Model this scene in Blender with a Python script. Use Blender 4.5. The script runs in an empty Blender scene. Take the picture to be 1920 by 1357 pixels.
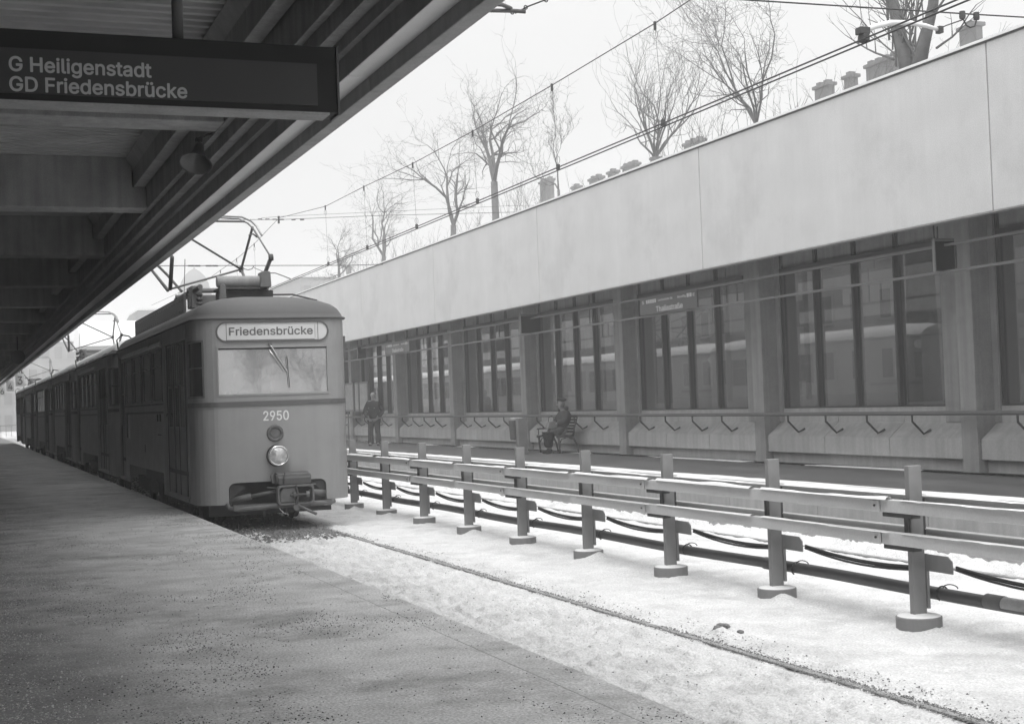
import bpy, bmesh, math, random, os
import numpy as np
from mathutils import Vector, Matrix
from mathutils.geometry import tessellate_polygon
random.seed(7); rng = np.random.default_rng(7)
S = bpy.context.scene
COL = S.collection
# ------------------------------------------------------------------ camera (world origin = lens)
cam_d = bpy.data.cameras.new('camera'); cam = bpy.data.objects.new('camera', cam_d); COL.objects.link(cam)
F = 2670.0
cam_d.sensor_width = 36.0; cam_d.lens = F/1920*36
cam_d.clip_start = 0.05; cam_d.clip_end = 3000
VX, VY, HS = -80.4, 786.7, -.0357
d_ = np.array([VX-960, 678.5-VY, F]); d_ /= np.linalg.norm(d_)
u_ = np.array([HS, 1, (-(678.5-VY)-HS*(VX-960))/F]); u_ /= np.linalg.norm(u_)
r_ = np.cross(u_, d_)
R = np.array([r_, d_, u_])
cam.matrix_world = Matrix(((R[0][0], R[0][1], -R[0][2], 0), (R[1][0], R[1][1], -R[1][2], 0), (R[2][0], R[2][1], -R[2][2], 0), (0, 0, 0, 1)))
S.camera = cam
# ------------------------------------------------------------------ world, sun, exposure
EL, AZ = math.radians(60), math.radians(212)
W = bpy.data.worlds.new('World'); S.world = W; W.use_nodes = True
nt = W.node_tree; nt.nodes.clear()
sky = nt.nodes.new('ShaderNodeTexSky'); sky.sky_type = 'NISHITA'; sky.sun_disc = False
sky.sun_elevation = EL; sky.sun_rotation = AZ; sky.dust_density = 4.0; sky.air_density = 1.0
bw = nt.nodes.new('ShaderNodeRGBToBW'); nt.links.new(sky.outputs[0], bw.inputs[0])
mx = nt.nodes.new('ShaderNodeMix'); mx.data_type = 'FLOAT'; mx.inputs['Factor'].default_value = .93
nt.links.new(bw.outputs[0], mx.inputs['A']); 
tcw = nt.nodes.new('ShaderNodeTexCoord'); sx_ = nt.nodes.new('ShaderNodeSeparateXYZ'); nt.links.new(tcw.outputs['Generated'], sx_.inputs[0])
sq = nt.nodes.new('ShaderNodeMath'); sq.operation = 'POWER'; sq.inputs[1].default_value = 2.0; ab = nt.nodes.new('ShaderNodeMath'); ab.operation = 'MAXIMUM'; ab.inputs[1].default_value = 0.0
nt.links.new(sx_.outputs[2], ab.inputs[0]); nt.links.new(ab.outputs[0], sq.inputs[0])
ma = nt.nodes.new('ShaderNodeMath'); ma.operation = 'MULTIPLY_ADD'; ma.inputs[1].default_value = 12.0; ma.inputs[2].default_value = 6.3   # overcast sky: brighter towards the zenith
nt.links.new(sq.outputs[0], ma.inputs[0]); nt.links.new(ma.outputs[0], mx.inputs['B'])
bg = nt.nodes.new('ShaderNodeBackground'); bg.inputs[1].default_value = 0.1
nt.links.new(mx.outputs['Result'], bg.inputs[0])
wo = nt.nodes.new('ShaderNodeOutputWorld'); nt.links.new(bg.outputs[0], wo.inputs[0])
sd = bpy.data.lights.new('sun', 'SUN'); sd.energy = 1.5; sd.angle = math.radians(28); sd.color = (1, 1, 1)
sun = bpy.data.objects.new('sun', sd); COL.objects.link(sun)
sdir = Vector((math.sin(AZ)*math.cos(EL), math.cos(AZ)*math.cos(EL), math.sin(EL)))
sun.rotation_euler = sdir.to_track_quat('Z', 'Y').to_euler()
S.view_settings.view_transform = 'Standard'; S.view_settings.look = 'None'
S.view_settings.exposure = .42; S.view_settings.gamma = 1
try: S.view_settings.use_curve_mapping = False
except Exception: pass
S.render.resolution_x = 1024; S.render.resolution_y = 723
S.render.engine = 'CYCLES'
S.cycles.max_bounces = 8; S.cycles.volume_bounces = 2

# ------------------------------------------------------------------ materials
def ln(v): return (v, v, v, 1)
def mat(name, base, rough=.8, var=.25, scale=3., bump=0., bscale=40., metal=0., streak=0., spec=.5, stretch=(1,1,1), fine=0., dark=None, dth=.55, grid=None):
    m = bpy.data.materials.new(name); m.use_nodes = True
    t = m.node_tree; b = t.nodes['Principled BSDF']
    b.inputs['Roughness'].default_value = rough; b.inputs['Metallic'].default_value = metal
    b.inputs['Specular IOR Level'].default_value = spec
    tc = t.nodes.new('ShaderNodeTexCoord'); mp = t.nodes.new('ShaderNodeMapping'); mp.inputs['Scale'].default_value = stretch
    t.links.new(tc.outputs['Object'], mp.inputs[0])
    n1 = t.nodes.new('ShaderNodeTexNoise'); n1.inputs['Scale'].default_value = scale; n1.inputs['Detail'].default_value = 6; n1.inputs['Roughness'].default_value = .6
    t.links.new(mp.outputs[0], n1.inputs['Vector'])
    mr = t.nodes.new('ShaderNodeMapRange'); mr.inputs['From Min'].default_value = .3; mr.inputs['From Max'].default_value = .7
    mr.inputs['To Min'].default_value = base*(1-var); mr.inputs['To Max'].default_value = base*(1+var)
    t.links.new(n1.outputs['Fac'], mr.inputs['Value'])
    cur = mr.outputs[0]
    def mul(sock, lo, hi, f0=.35, f1=.65):
        nonlocal cur
        r = t.nodes.new('ShaderNodeMapRange'); r.inputs['From Min'].default_value = f0; r.inputs['From Max'].default_value = f1
        r.inputs['To Min'].default_value = lo; r.inputs['To Max'].default_value = hi
        t.links.new(sock, r.inputs['Value'])
        mm = t.nodes.new('ShaderNodeMath'); mm.operation = 'MULTIPLY'; t.links.new(cur, mm.inputs[0]); t.links.new(r.outputs[0], mm.inputs[1]); cur = mm.outputs[0]
    if streak:
        mp2 = t.nodes.new('ShaderNodeMapping'); mp2.inputs['Scale'].default_value = (7, 7, .35); t.links.new(tc.outputs['Object'], mp2.inputs[0])
        n2 = t.nodes.new('ShaderNodeTexNoise'); n2.inputs['Scale'].default_value = 1.3; n2.inputs['Detail'].default_value = 5; t.links.new(mp2.outputs[0], n2.inputs['Vector'])
        mul(n2.outputs['Fac'], 1-streak, 1+streak*.5)
    if fine:
        n3 = t.nodes.new('ShaderNodeTexNoise'); n3.inputs['Scale'].default_value = 60; n3.inputs['Detail'].default_value = 4; t.links.new(tc.outputs['Object'], n3.inputs['Vector'])
        mul(n3.outputs['Fac'], 1-fine, 1+fine)
    if dark is not None:
        n4 = t.nodes.new('ShaderNodeTexNoise'); n4.inputs['Scale'].default_value = scale*.45; n4.inputs['Detail'].default_value = 8; n4.inputs['Roughness'].default_value = .7
        t.links.new(mp.outputs[0], n4.inputs['Vector']); mul(n4.outputs['Fac'], 1, dark, dth-.04, dth+.06)
    cb = t.nodes.new('ShaderNodeCombineColor'); 
    for i in range(3): t.links.new(cur, cb.inputs[i])
    t.links.new(cb.outputs[0], b.inputs['Base Color'])
    rr = t.nodes.new('ShaderNodeMapRange'); rr.inputs['From Min'].default_value = .3; rr.inputs['From Max'].default_value = .7
    rr.inputs['To Min'].default_value = max(.02, rough-.1); rr.inputs['To Max'].default_value = min(1, rough+.1); t.links.new(n1.outputs['Fac'], rr.inputs['Value']); t.links.new(rr.outputs[0], b.inputs['Roughness'])
    if bump:
        nb = t.nodes.new('ShaderNodeTexNoise'); nb.inputs['Scale'].default_value = bscale; nb.inputs['Detail'].default_value = 5; t.links.new(mp.outputs[0], nb.inputs['Vector'])
        bp = t.nodes.new('ShaderNodeBump'); bp.inputs['Strength'].default_value = bump; bp.inputs['Distance'].default_value = .02
        t.links.new(nb.outputs['Fac'], bp.inputs['Height']); t.links.new(bp.outputs[0], b.inputs['Normal'])
    return m
def shade_damp(m, x_edge, mulv):
    """canopy shade painted into the colour, with some wetness: a ragged darker inner platform side"""
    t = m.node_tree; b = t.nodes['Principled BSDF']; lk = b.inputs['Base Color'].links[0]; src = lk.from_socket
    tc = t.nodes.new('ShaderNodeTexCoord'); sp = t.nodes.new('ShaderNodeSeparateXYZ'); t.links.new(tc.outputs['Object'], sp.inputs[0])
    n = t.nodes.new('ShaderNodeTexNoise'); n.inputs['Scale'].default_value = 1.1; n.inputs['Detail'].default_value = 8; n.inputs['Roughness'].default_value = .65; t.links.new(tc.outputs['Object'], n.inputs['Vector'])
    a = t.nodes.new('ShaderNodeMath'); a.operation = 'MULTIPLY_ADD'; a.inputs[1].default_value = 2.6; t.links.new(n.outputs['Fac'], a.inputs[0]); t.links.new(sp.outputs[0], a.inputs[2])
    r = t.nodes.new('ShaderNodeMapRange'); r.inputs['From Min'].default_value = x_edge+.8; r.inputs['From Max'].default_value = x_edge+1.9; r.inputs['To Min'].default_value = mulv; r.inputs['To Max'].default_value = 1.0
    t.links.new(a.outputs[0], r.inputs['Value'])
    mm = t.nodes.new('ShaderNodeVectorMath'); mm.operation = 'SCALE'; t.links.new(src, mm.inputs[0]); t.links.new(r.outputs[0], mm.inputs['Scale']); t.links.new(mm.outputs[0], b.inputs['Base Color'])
def glassmat(name, tint, refl, rough=.02, opaque=0., base=.1):
    """architectural glass: tinted see-through + fresnel mirror (+ mottled diffuse film)"""
    m = bpy.data.materials.new(name); m.use_nodes = True; t = m.node_tree; t.nodes.clear()
    o = t.nodes.new('ShaderNodeOutputMaterial'); tr = t.nodes.new('ShaderNodeBsdfTransparent'); tr.inputs[0].default_value = ln(tint)
    gl = t.nodes.new('ShaderNodeBsdfGlossy'); gl.inputs['Roughness'].default_value = rough; gl.inputs[0].default_value = ln(.95)
    di = t.nodes.new('ShaderNodeBsdfDiffuse')
    tc = t.nodes.new('ShaderNodeTexCoord'); mp = t.nodes.new('ShaderNodeMapping'); mp.inputs['Scale'].default_value = (1, 1, .3); t.links.new(tc.outputs['Object'], mp.inputs[0])
    n = t.nodes.new('ShaderNodeTexNoise'); n.inputs['Scale'].default_value = 3; n.inputs['Detail'].default_value = 7; t.links.new(mp.outputs[0], n.inputs['Vector'])
    mr = t.nodes.new('ShaderNodeMapRange'); mr.inputs['From Min'].default_value = .3; mr.inputs['From Max'].default_value = .7; mr.inputs['To Min'].default_value = base*.65; mr.inputs['To Max'].default_value = base*1.35; t.links.new(n.outputs['Fac'], mr.inputs['Value'])
    cb = t.nodes.new('ShaderNodeCombineColor'); [t.links.new(mr.outputs[0], cb.inputs[i]) for i in range(3)]; t.links.new(cb.outputs[0], di.inputs[0])
    m1 = t.nodes.new('ShaderNodeMixShader'); m1.inputs[0].default_value = opaque; t.links.new(tr.outputs[0], m1.inputs[1]); t.links.new(di.outputs[0], m1.inputs[2])
    ge = t.nodes.new('ShaderNodeNewGeometry'); dt = t.nodes.new('ShaderNodeVectorMath'); dt.operation = 'DOT_PRODUCT'
    t.links.new(ge.outputs['Incoming'], dt.inputs[0]); t.links.new(ge.outputs['Normal'], dt.inputs[1])
    def M_(op, a_, b_=None, c_=None):
        q = t.nodes.new('ShaderNodeMath'); q.operation = op
        for i_, v_ in enumerate((a_, b_, c_)):
            if v_ is None: continue
            if isinstance(v_, (int, float)): q.inputs[i_].default_value = v_
            else: t.links.new(v_, q.inputs[i_])
        return q
    ab_ = M_('ABSOLUTE', dt.outputs['Value']); om = M_('SUBTRACT', 1.0, ab_.outputs[0]); pw = M_('POWER', om.outputs[0], 5.0)
    fr = M_('MULTIPLY_ADD', pw.outputs[0], .957, .043); mu = M_('MULTIPLY', fr.outputs[0], refl); mu.use_clamp = True     # Schlick, same from both sides
    m2 = t.nodes.new('ShaderNodeMixShader'); t.links.new(mu.outputs[0], m2.inputs[0]); t.links.new(m1.outputs[0], m2.inputs[1]); t.links.new(gl.outputs[0], m2.inputs[2])
    t.links.new(m2.outputs[0], o.inputs[0]); return m
M = {}
M['snow'] = mat('snow', .67, .75, .11, 2.6, .9, 34, fine=.15, spec=.2, dark=.86, dth=.56)
M['roofsnow'] = mat('roof_snow', .74, .8, .06, 6, .5, 20, spec=.2)
M['dirt'] = mat('dirt', .19, .9, .4, 30, .5, 60)
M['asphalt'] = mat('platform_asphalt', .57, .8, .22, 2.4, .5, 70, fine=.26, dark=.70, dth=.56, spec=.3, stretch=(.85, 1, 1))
shade_damp(M['asphalt'], .75, .50)  # darkens the inner side: canopy shade put into the colour, plus wetness
M['wetasphalt'] = mat('far_platform_asphalt', .075, .75, .3, 1.6, .3, 60, fine=.15, stretch=(1, .35, 1), spec=.3)
M['fascia'] = mat('fascia_concrete', .58, .85, .055, 1.2, .05, 40, streak=.018, fine=.07, spec=.2, dark=.93, dth=.57)
M['conc'] = mat('concrete', .30, .9, .13, 2.2, .12, 50, streak=.13, fine=.07, spec=.2)
M['conc_l'] = mat('parapet_concrete', .41, .9, .10, 2.5, .12, 50, streak=.10, fine=.07, spec=.2)
M['conc_c'] = mat('canopy_concrete', .33, .9, .18, 2.0, .2, 30, streak=.15, fine=.08, spec=.2)
M['conc_e'] = mat('canopy_edge_concrete', .38, .9, .12, 2.0, .15, 30, streak=.1, fine=.06, spec=.2)
M['deck'] = mat('ribbed_metal_deck', .42, .55, .2, 1.5, 0, 30, metal=.2)
M['soffit_l'] = mat('pale_soffit', .80, .8, .06, 2.0, .05, 40)
M['mull'] = mat('dark_bronze_frame', .045, .55, .15, 4, 0)
M['tube'] = mat('grey_painted_tube', .13, .6, .15, 4, 0)
M['glass'] = glassmat('tinted_station_glass', .34, 2.2, .02, .42, .115)
M['tglass'] = glassmat('tram_side_glass', .15, 1.0, .03, .45, .06)
M['wind'] = glassmat('pale_windscreen_glass', .5, 7.0, .02, .50, .36)  # pale mottled film stands in for reflected sky and branches
M['red'] = mat('tram_red_paint', .29, .38, .05, 3, .02, 60, fine=.03, spec=.5, streak=.04)
M['strip'] = mat('tram_belt_paint', .11, .45, .06, 4, 0)
M['troof'] = mat('tram_roof_paint', .085, .7, .10, 2, .1, 40, fine=.05)
M['door'] = mat('tram_door_paint', .20, .4, .08, 4, 0)
M['rubber'] = mat('black_rubber', .02, .7, .2, 5, 0)
M['iron'] = mat('dark_iron', .05, .6, .3, 8, .1)
M['coup'] = mat('coupler_grey_paint', .13, .55, .2, 8, .1)
M['steel'] = mat('bare_steel', .35, .35, .15, 8, 0, metal=.9)
M['chrome'] = mat('chrome', .7, .2, .05, 4, 0, metal=.9)
M['lens'] = mat('headlamp_lens', .55, .15, .25, 14, .3, 30, metal=.5)
M['white'] = mat('white_paint', .75, .5, .03, 4, 0)
M['blind'] = mat('destination_blind', .62, .6, .04, 3, 0)
M['ink'] = mat('grey_ink', .12, .7, .1, 4, 0)
M['railhead'] = mat('dull_rail_head', .30, .5, .3, 12, 0)
M['rail'] = mat('galvanised_guard_rail', .56, .5, .06, 3, .03, 40, fine=.04, metal=.15)
M['railpost'] = mat('grey_post_paint', .21, .6, .10, 3, .05, 40, streak=.1)
M['pipe'] = mat('grey_plastic_pipe', .075, .5, .2, 4, 0)
M['cable'] = mat('black_cable', .03, .5, .2, 4, 0)
M['signbox'] = mat('sign_box_black', .018, .6, .2, 4, 0)
M['signface'] = mat('sign_face_dark', .06, .45, .06, 2, 0)
M['letters'] = mat('sign_letters', .55, .6, .04, 4, 0)
M['letters2'] = mat('station_sign_letters', .50, .6, .04, 4, 0)
M['blackbox'] = mat('box_black', .008, .85, .2, 4, 0, spec=.1)
M['bark'] = mat('tree_bark', .11, .95, .3, 5, .4, 20)
M['brick'] = mat('chimney_brick', .12, .9, .25, 2, .3, 10)
M['facade'] = mat('building_plaster', .32, .9, .12, .4, .1, 5)
M['facade2'] = mat('building_plaster_dark', .20, .9, .15, .4, .1, 5)
M['farwin'] = mat('far_window_glass', .04, .2, .2, 1, 0)
M['hill'] = mat('wooded_hill', .10, .95, .4, .05, 0)
M['skin'] = mat('skin', .20, .6, .06, 8, 0)
M['coat'] = mat('brown_wool_coat', .06, .95, .2, 12, .4, 60, spec=.08)
M['jacket'] = mat('dark_quilted_jacket', .018, .8, .25, 10, .4, 40, spec=.08)
M['trousers'] = mat('dark_trousers', .035, .9, .15, 10, .2, 60, spec=.08)
M['black'] = mat('black_wool', .018, .9, .2, 12, .3, 60, spec=.08)
M['fur'] = mat('fur_hat', .045, .95, .45, 40, .8, 60, spec=.08)
M['bag'] = mat('grey_bag', .15, .7, .15, 10, .2, 40)
M['hair'] = mat('dark_hair', .03, .8, .3, 30, .3, 60)
M['benchiron'] = mat('bench_cast_iron', .03, .6, .2, 10, 0)
M['grit_d'] = mat('dark_grit', .05, .9, .4, 40, 0)
M['grit_l'] = mat('pale_grit', .65, .9, .25, 40, 0)
M['poster'] = mat('poster_paper', .30, .7, .25, 5, 0)
M['horn'] = mat('loudspeaker_metal', .12, .5, .1, 5, 0, metal=.3)

# ------------------------------------------------------------------ helpers
def tag(o, label=None, cat=None, group=None, kind=None):
    if label: o['label'] = label
    if cat: o['category'] = cat
    if group: o['group'] = group
    if kind: o['kind'] = kind
    return o
def empty(name, loc=(0, 0, 0), label=None, cat=None, group=None):
    o = bpy.data.objects.new(name, None); COL.objects.link(o); o.location = loc; o.empty_display_size = .2
    return tag(o, label, cat, group)
class MB:
    def __init__(s): s.v = []; s.f = []
    def add(s, v, f):
        n = len(s.v); s.v += [tuple(p) for p in v]; s.f += [tuple(i+n for i in q) for q in f]; return s
    def box(s, x0, x1, y0, y1, z0, z1):
        v = [(x, y, z) for z in (z0, z1) for y in (y0, y1) for x in (x0, x1)]
        return s.add(v, [(0, 2, 3, 1), (4, 5, 7, 6), (0, 1, 5, 4), (2, 6, 7, 3), (0, 4, 6, 2), (1, 3, 7, 5)])
    def tube(s, pts, r, n=8, cap=True):
        pts = [Vector(p) for p in pts]; rr = r if isinstance(r, (list, tuple)) else [r]*len(pts)
        vs = []; fs = []
        a = None
        for i, p in enumerate(pts):
            d = (pts[min(i+1, len(pts)-1)]-pts[max(i-1, 0)])
            if d.length < 1e-9: d = Vector((0, 0, 1))
            d.normalize()
            if a is None: a = d.orthogonal().normalized()
            a = (a-d*a.dot(d)); a = a.normalized() if a.length > 1e-6 else d.orthogonal().normalized()
            b = d.cross(a)
            for k in range(n):
                t = 2*math.pi*k/n; vs.append(p+(a*math.cos(t)+b*math.sin(t))*rr[i])
        for i in range(len(pts)-1):
            for k in range(n):
                k2 = (k+1) % n; fs.append((i*n+k, i*n+k2, (i+1)*n+k2, (i+1)*n+k))
        if cap and n > 2: fs.append(tuple(reversed(range(n)))); fs.append(tuple((len(pts)-1)*n+k for k in range(n)))
        return s.add(vs, fs)
    def prism(s, prof, a0, a1, axis='y'):
        """closed profile extruded along axis; profile = (x,z) for y, (y,z) for x, (x,y) for z"""
        n = len(prof)
        def P(p, a):
            return (p[0], a, p[1]) if axis == 'y' else ((a, p[0], p[1]) if axis == 'x' else (p[0], p[1], a))
        v = [P(p, a0) for p in prof]+[P(p, a1) for p in prof]
        f = [tuple(range(n)), tuple(reversed(range(n, 2*n)))]+[(i, i+n, (i+1) % n+n, (i+1) % n) for i in range(n)]
        return s.add(v, f)
    def lathe(s, prof, c, axis=(0, 0, 1), n=24):
        q = Vector(axis).to_track_quat('Z', 'Y'); c = Vector(c); v = []; f = []
        for r, h in prof:
            for k in range(n):
                t = 2*math.pi*k/n; v.append(c+q @ Vector((r*math.cos(t), r*math.sin(t), h)))
        for i in range(len(prof)-1):
            for k in range(n):
                k2 = (k+1) % n; f.append((i*n+k, i*n+k2, (i+1)*n+k2, (i+1)*n+k))
        return s.add(v, f)
    def build(s, name, m, parent=None, smooth=False, bevel=0., loc=None):
        me = bpy.data.meshes.new(name); me.from_pydata(s.v, [], s.f); me.validate(); 
        b = bmesh.new(); b.from_mesh(me); bmesh.ops.recalc_face_normals(b, faces=b.faces); b.to_mesh(me); b.free()
        me.materials.append(M[m] if isinstance(m, str) else m)
        if smooth: me.polygons.foreach_set('use_smooth', [True]*len(me.polygons))
        o = bpy.data.objects.new(name, me); COL.objects.link(o)
        if parent: o.parent = parent; o.matrix_parent_inverse = Matrix.Translation(-Vector(parent.location))
        if loc: o.location = loc
        if bevel:
            md = o.modifiers.new('bevel', 'BEVEL'); md.width = bevel; md.segments = 2; md.limit_method = 'ANGLE'; md.angle_limit = .6
        return o
def B(name, m, parent, *dims, bevel=0.):
    return MB().box(*dims).build(name, m, parent, bevel=bevel)
def kids(o): return [c for c in bpy.data.objects if c.parent == o]
FONT = None
try: FONT = bpy.data.fonts.load(os.path.join(bpy.utils.system_resource('DATAFILES'), 'fonts', 'Inter.woff2'))   # Blender's own interface font
except Exception: FONT = None
def text(name, s, x0, x1, z0, y, m, parent, capz=None, bold=.0, depth=.004, axis='y', flip=False):
    """flat lettering: left edge x0, right edge x1, baseline z0 at plane y (axis 'y': faces -Y) ; axis 'x': faces -X, x0/x1 are Y values (left=larger Y)"""
    c = bpy.data.curves.new(name, 'FONT'); c.body = s; c.size = 1; c.extrude = .0; c.resolution_u = 4; c.fill_mode = 'NONE'
    if FONT: c.font = FONT
    to = bpy.data.objects.new(name, c); COL.objects.link(to)
    dg = bpy.context.evaluated_depsgraph_get(); me = bpy.data.meshes.new_from_object(to.evaluated_get(dg))
    bpy.data.objects.remove(to)
    co = [Vector((v.co.x, v.co.y, 0)) for v in me.vertices]; adj = {}
    for e in me.edges:
        i, j = e.vertices; adj.setdefault(i, []).append(j); adj.setdefault(j, []).append(i)
    bpy.data.meshes.remove(me)
    seen = set(); loops = []
    for st in sorted(adj):
        if st in seen: continue
        lp = [st]; seen.add(st); cur = adj[st][-1] if (st+1) not in adj[st] else st+1
        while cur is not None and cur not in seen:
            lp.append(cur); seen.add(cur); nx_ = [q for q in adj[cur] if q not in seen]; cur = nx_[0] if nx_ else None
        if len(lp) > 2: loops.append([co[i] for i in lp])
    area = lambda L: .5*sum(L[i].x*L[(i+1) % len(L)].y-L[(i+1) % len(L)].x*L[i].y for i in range(len(L)))
    ars = [area(L) for L in loops]; sg = 1 if ars[max(range(len(ars)), key=lambda i: abs(ars[i]))] > 0 else -1
    def inside(p, L):
        c_ = False
        for i in range(len(L)):
            q, r = L[i], L[i-1]
            if (q.y > p.y) != (r.y > p.y) and p.x < (r.x-q.x)*(p.y-q.y)/(r.y-q.y)+q.x: c_ = not c_
        return c_
    outs = [i for i in range(len(loops)) if ars[i]*sg > 0]; holes = {i: [] for i in outs}
    for i in range(len(loops)):
        if ars[i]*sg < 0:
            cand = [o for o in outs if inside(loops[i][0], loops[o])]
            if cand: holes[min(cand, key=lambda o: abs(ars[o]))].append(i)
    lo = min(p.x for L in loops for p in L); w = max(p.x for L in loops for p in L)-lo
    sx = abs(x1-x0)/w; sz = (capz/.585) if capz else sx
    m2 = MB()
    for n_, o in enumerate(outs):
        polys = [loops[o]]+[loops[h] for h in holes[o]]; flat = [p for L in polys for p in L]; N_ = len(flat)
        tris = tessellate_polygon(polys)
        for st_, (bx_, by_) in enumerate(((0, 0), (1, 0), (-1, 0), (0, 1), (0, -1), (.7, .7), (-.7, .7), (.7, -.7), (-.7, -.7)) if bold else ((0, 0),)):
          sh = (n_ % 3)*.0004+st_*.00012
          def W3(p, d):
            a_ = (p.x-lo+bx_*bold)*sx; h_ = (p.y+by_*bold)*sz
            return (x0+a_, y+d+sh, z0+h_) if axis == 'y' else (y+d+sh, x0-a_, z0+h_)
          vv = [W3(p, 0) for p in flat]+[W3(p, depth) for p in flat]; ff = [tuple(t_) for t_ in tris]; k_ = 0
          for L in polys:
            n2 = len(L); ff += [(k_+i, k_+(i+1) % n2, k_+(i+1) % n2+N_, k_+i+N_) for i in range(n2)]; k_ += n2
          m2.add(vv, ff)
    return m2.build(name, m, parent)
def vnoise(x, y, seed=0):
    """smooth value noise, vectorised"""
    xi = np.floor(x).astype(int); yi = np.floor(y).astype(int); fx = x-xi; fy = y-yi
    fx = fx*fx*(3-2*fx); fy = fy*fy*(3-2*fy)
    def h(a, b):
        n = (a*374761393+b*668265263+seed*144665) & 0xffffffff
        n = ((n ^ (n >> 13))*1274126177) & 0xffffffff
        return ((n ^ (n >> 16)) & 0xffff)/65535.
    return (h(xi, yi)*(1-fx)+h(xi+1, yi)*fx)*(1-fy)+(h(xi, yi+1)*(1-fx)+h(xi+1, yi+1)*fx)*fy
def fbm(x, y, seed=0, o=4):
    s = 0; a = .5
    for i in range(o): s = s+a*(vnoise(x*2**i, y*2**i, seed+i)-.5); a *= .5
    return s
def grid(name, xs, ys, zf, m, parent=None, kind=None, smooth=True):
    X, Y = np.meshgrid(xs, ys); Z = zf(X, Y); nx, ny = len(xs), len(ys)
    v = np.stack([X, Y, Z], -1).reshape(-1, 3)
    i = np.arange(nx*ny).reshape(ny, nx)
    f = np.stack([i[:-1, :-1], i[:-1, 1:], i[1:, 1:], i[1:, :-1]], -1).reshape(-1, 4)
    me = bpy.data.meshes.new(name); me.from_pydata(v.tolist(), [], f.tolist()); me.materials.append(M[m])
    if smooth: me.polygons.foreach_set('use_smooth', [True]*len(me.polygons))
    o = bpy.data.objects.new(name, me); COL.objects.link(o)
    if parent: o.parent = parent
    if kind: o['kind'] = kind
    return o
ZN = -1.55   # near platform
ZF = -1.40   # far platform
ZG = -1.86   # snow on the trackbed
XE = 3.26    # near platform edge
XF = 11.45   # far platform edge
def postx(y): return 6.88-.0125*(y-9) if y < 27 else 6.655
# ================================================================== SETTING
# wide ground sheet
g = MB(); g.add([(-700, -200, -2.15), (900, -200, -2.15), (900, 1500, -2.15), (-700, 1500, -2.15)], [(0, 1, 2, 3)])
gr = g.build('ground', 'snow'); gr['kind'] = 'structure'
# track bed of trodden snow with the dirty groove along the rail
def bed(X, Y):
    z = ZG+.022*fbm(X*9, Y*7, 91, 3)*np.clip((X-5.4)*3, 0, 1)+.05*fbm(X*1.6, Y*1.1, 3)+.055*fbm(X*5, Y*4, 11, 4)+.02*fbm(X*16, Y*13, 17, 3)
    z += (.095*fbm(X*12, Y*9, 31, 3)+.05*fbm(X*30, Y*24, 33, 2))*np.clip((5.15-X)*8, 0, 1)                      # trampled between the rails
    dr = np.abs(X-5.20); k_ = np.clip((dr-.03)/.16, 0, 1); k_ = k_*k_*(3-2*k_); z = z*k_+(ZG-.010+.045*fbm(X*22, Y*9, 61, 4))*(1-k_)
    z += .035*np.exp(-((X-5.42+.1*fbm(Y*.8, Y*0, 5))/.10)**2)*(.6+2.2*fbm(X*9, Y*7, 8, 3))
    for rx in (9.38,): z += .10*np.exp(-((X-rx-.30)/.20)**2)*np.clip(.45+2.6*fbm(X*5, Y*4.0, 21, 3)+2.4*fbm(X*14, Y*11, 23, 3), 0, 1.5)-.05*np.exp(-((X-rx)/.06)**2)
    # little drifts round the barrier post feet
    for k in range(-2, 40):
        py = 9.17+2.005*k; px = postx(py)
        a_ = .035+.03*math.sin(k*2.7); z = z+a_*np.exp(-(((X-px+.05*math.sin(k*1.9))/.10)**2+((Y-py+.20)/.09)**2))
    return z
xs = np.concatenate([np.arange(3.0, 5.9, .025), np.arange(5.9, 7.6, .04), np.arange(7.6, XF+.06, .06)])
ys = [4.2]
while ys[-1] < 62: ys.append(ys[-1]+max(.03, .0042*ys[-1]))
while ys[-1] < 330: ys.append(ys[-1]*1.02)
grid('trackbed', xs, np.array(ys), bed, 'snow', kind='structure')
g = MB(); g.add([(3.0, -25, -1.87), (XF+.06, -25, -1.87), (XF+.06, 4.2, -1.87), (3.0, 4.2, -1.87)], [(0, 1, 2, 3)]); o = g.build('trackbed_snow', 'snow'); o['kind'] = 'structure'
def dark_bed(X, Y):
    return ZG+.035+.03*fbm(X*9, Y*8, 81, 3)-.06*np.clip((9.92-X)/.15, 0, 1)
bb_ = grid('ballast_bed', np.arange(9.72, XF-.01, .06), np.array([y for y in ys if y < 130]), dark_bed, 'dirt', kind='structure')
# rails
for nm, rx, lab in (('rail', 5.20, 'dull steel rail in the dirty groove in the snow in front of the tram'), ('rail', 3.765, 'steel rail hidden tight under the near platform edge'),
                ('rail', 9.38, 'half buried steel rail in lumpy snow behind the guard rail'), ('rail', 10.82, 'steel rail beside the far platform edge')):
    zr = .05 if rx > 10 else 0
    r = MB().prism([(p_, q_+zr) for p_, q_ in ((rx-.028, ZG-.004), (rx-.024, ZG+.002), (rx+.024, ZG+.002), (rx+.028, ZG-.004), (rx+.012, ZG-.02), (rx+.012, ZG-.1), (rx-.012, ZG-.1), (rx-.012, ZG-.02))], -25, 200)
    o = r.build(nm, 'railhead'); tag(o, lab, 'rail', 'rails of the two tracks')
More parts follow.
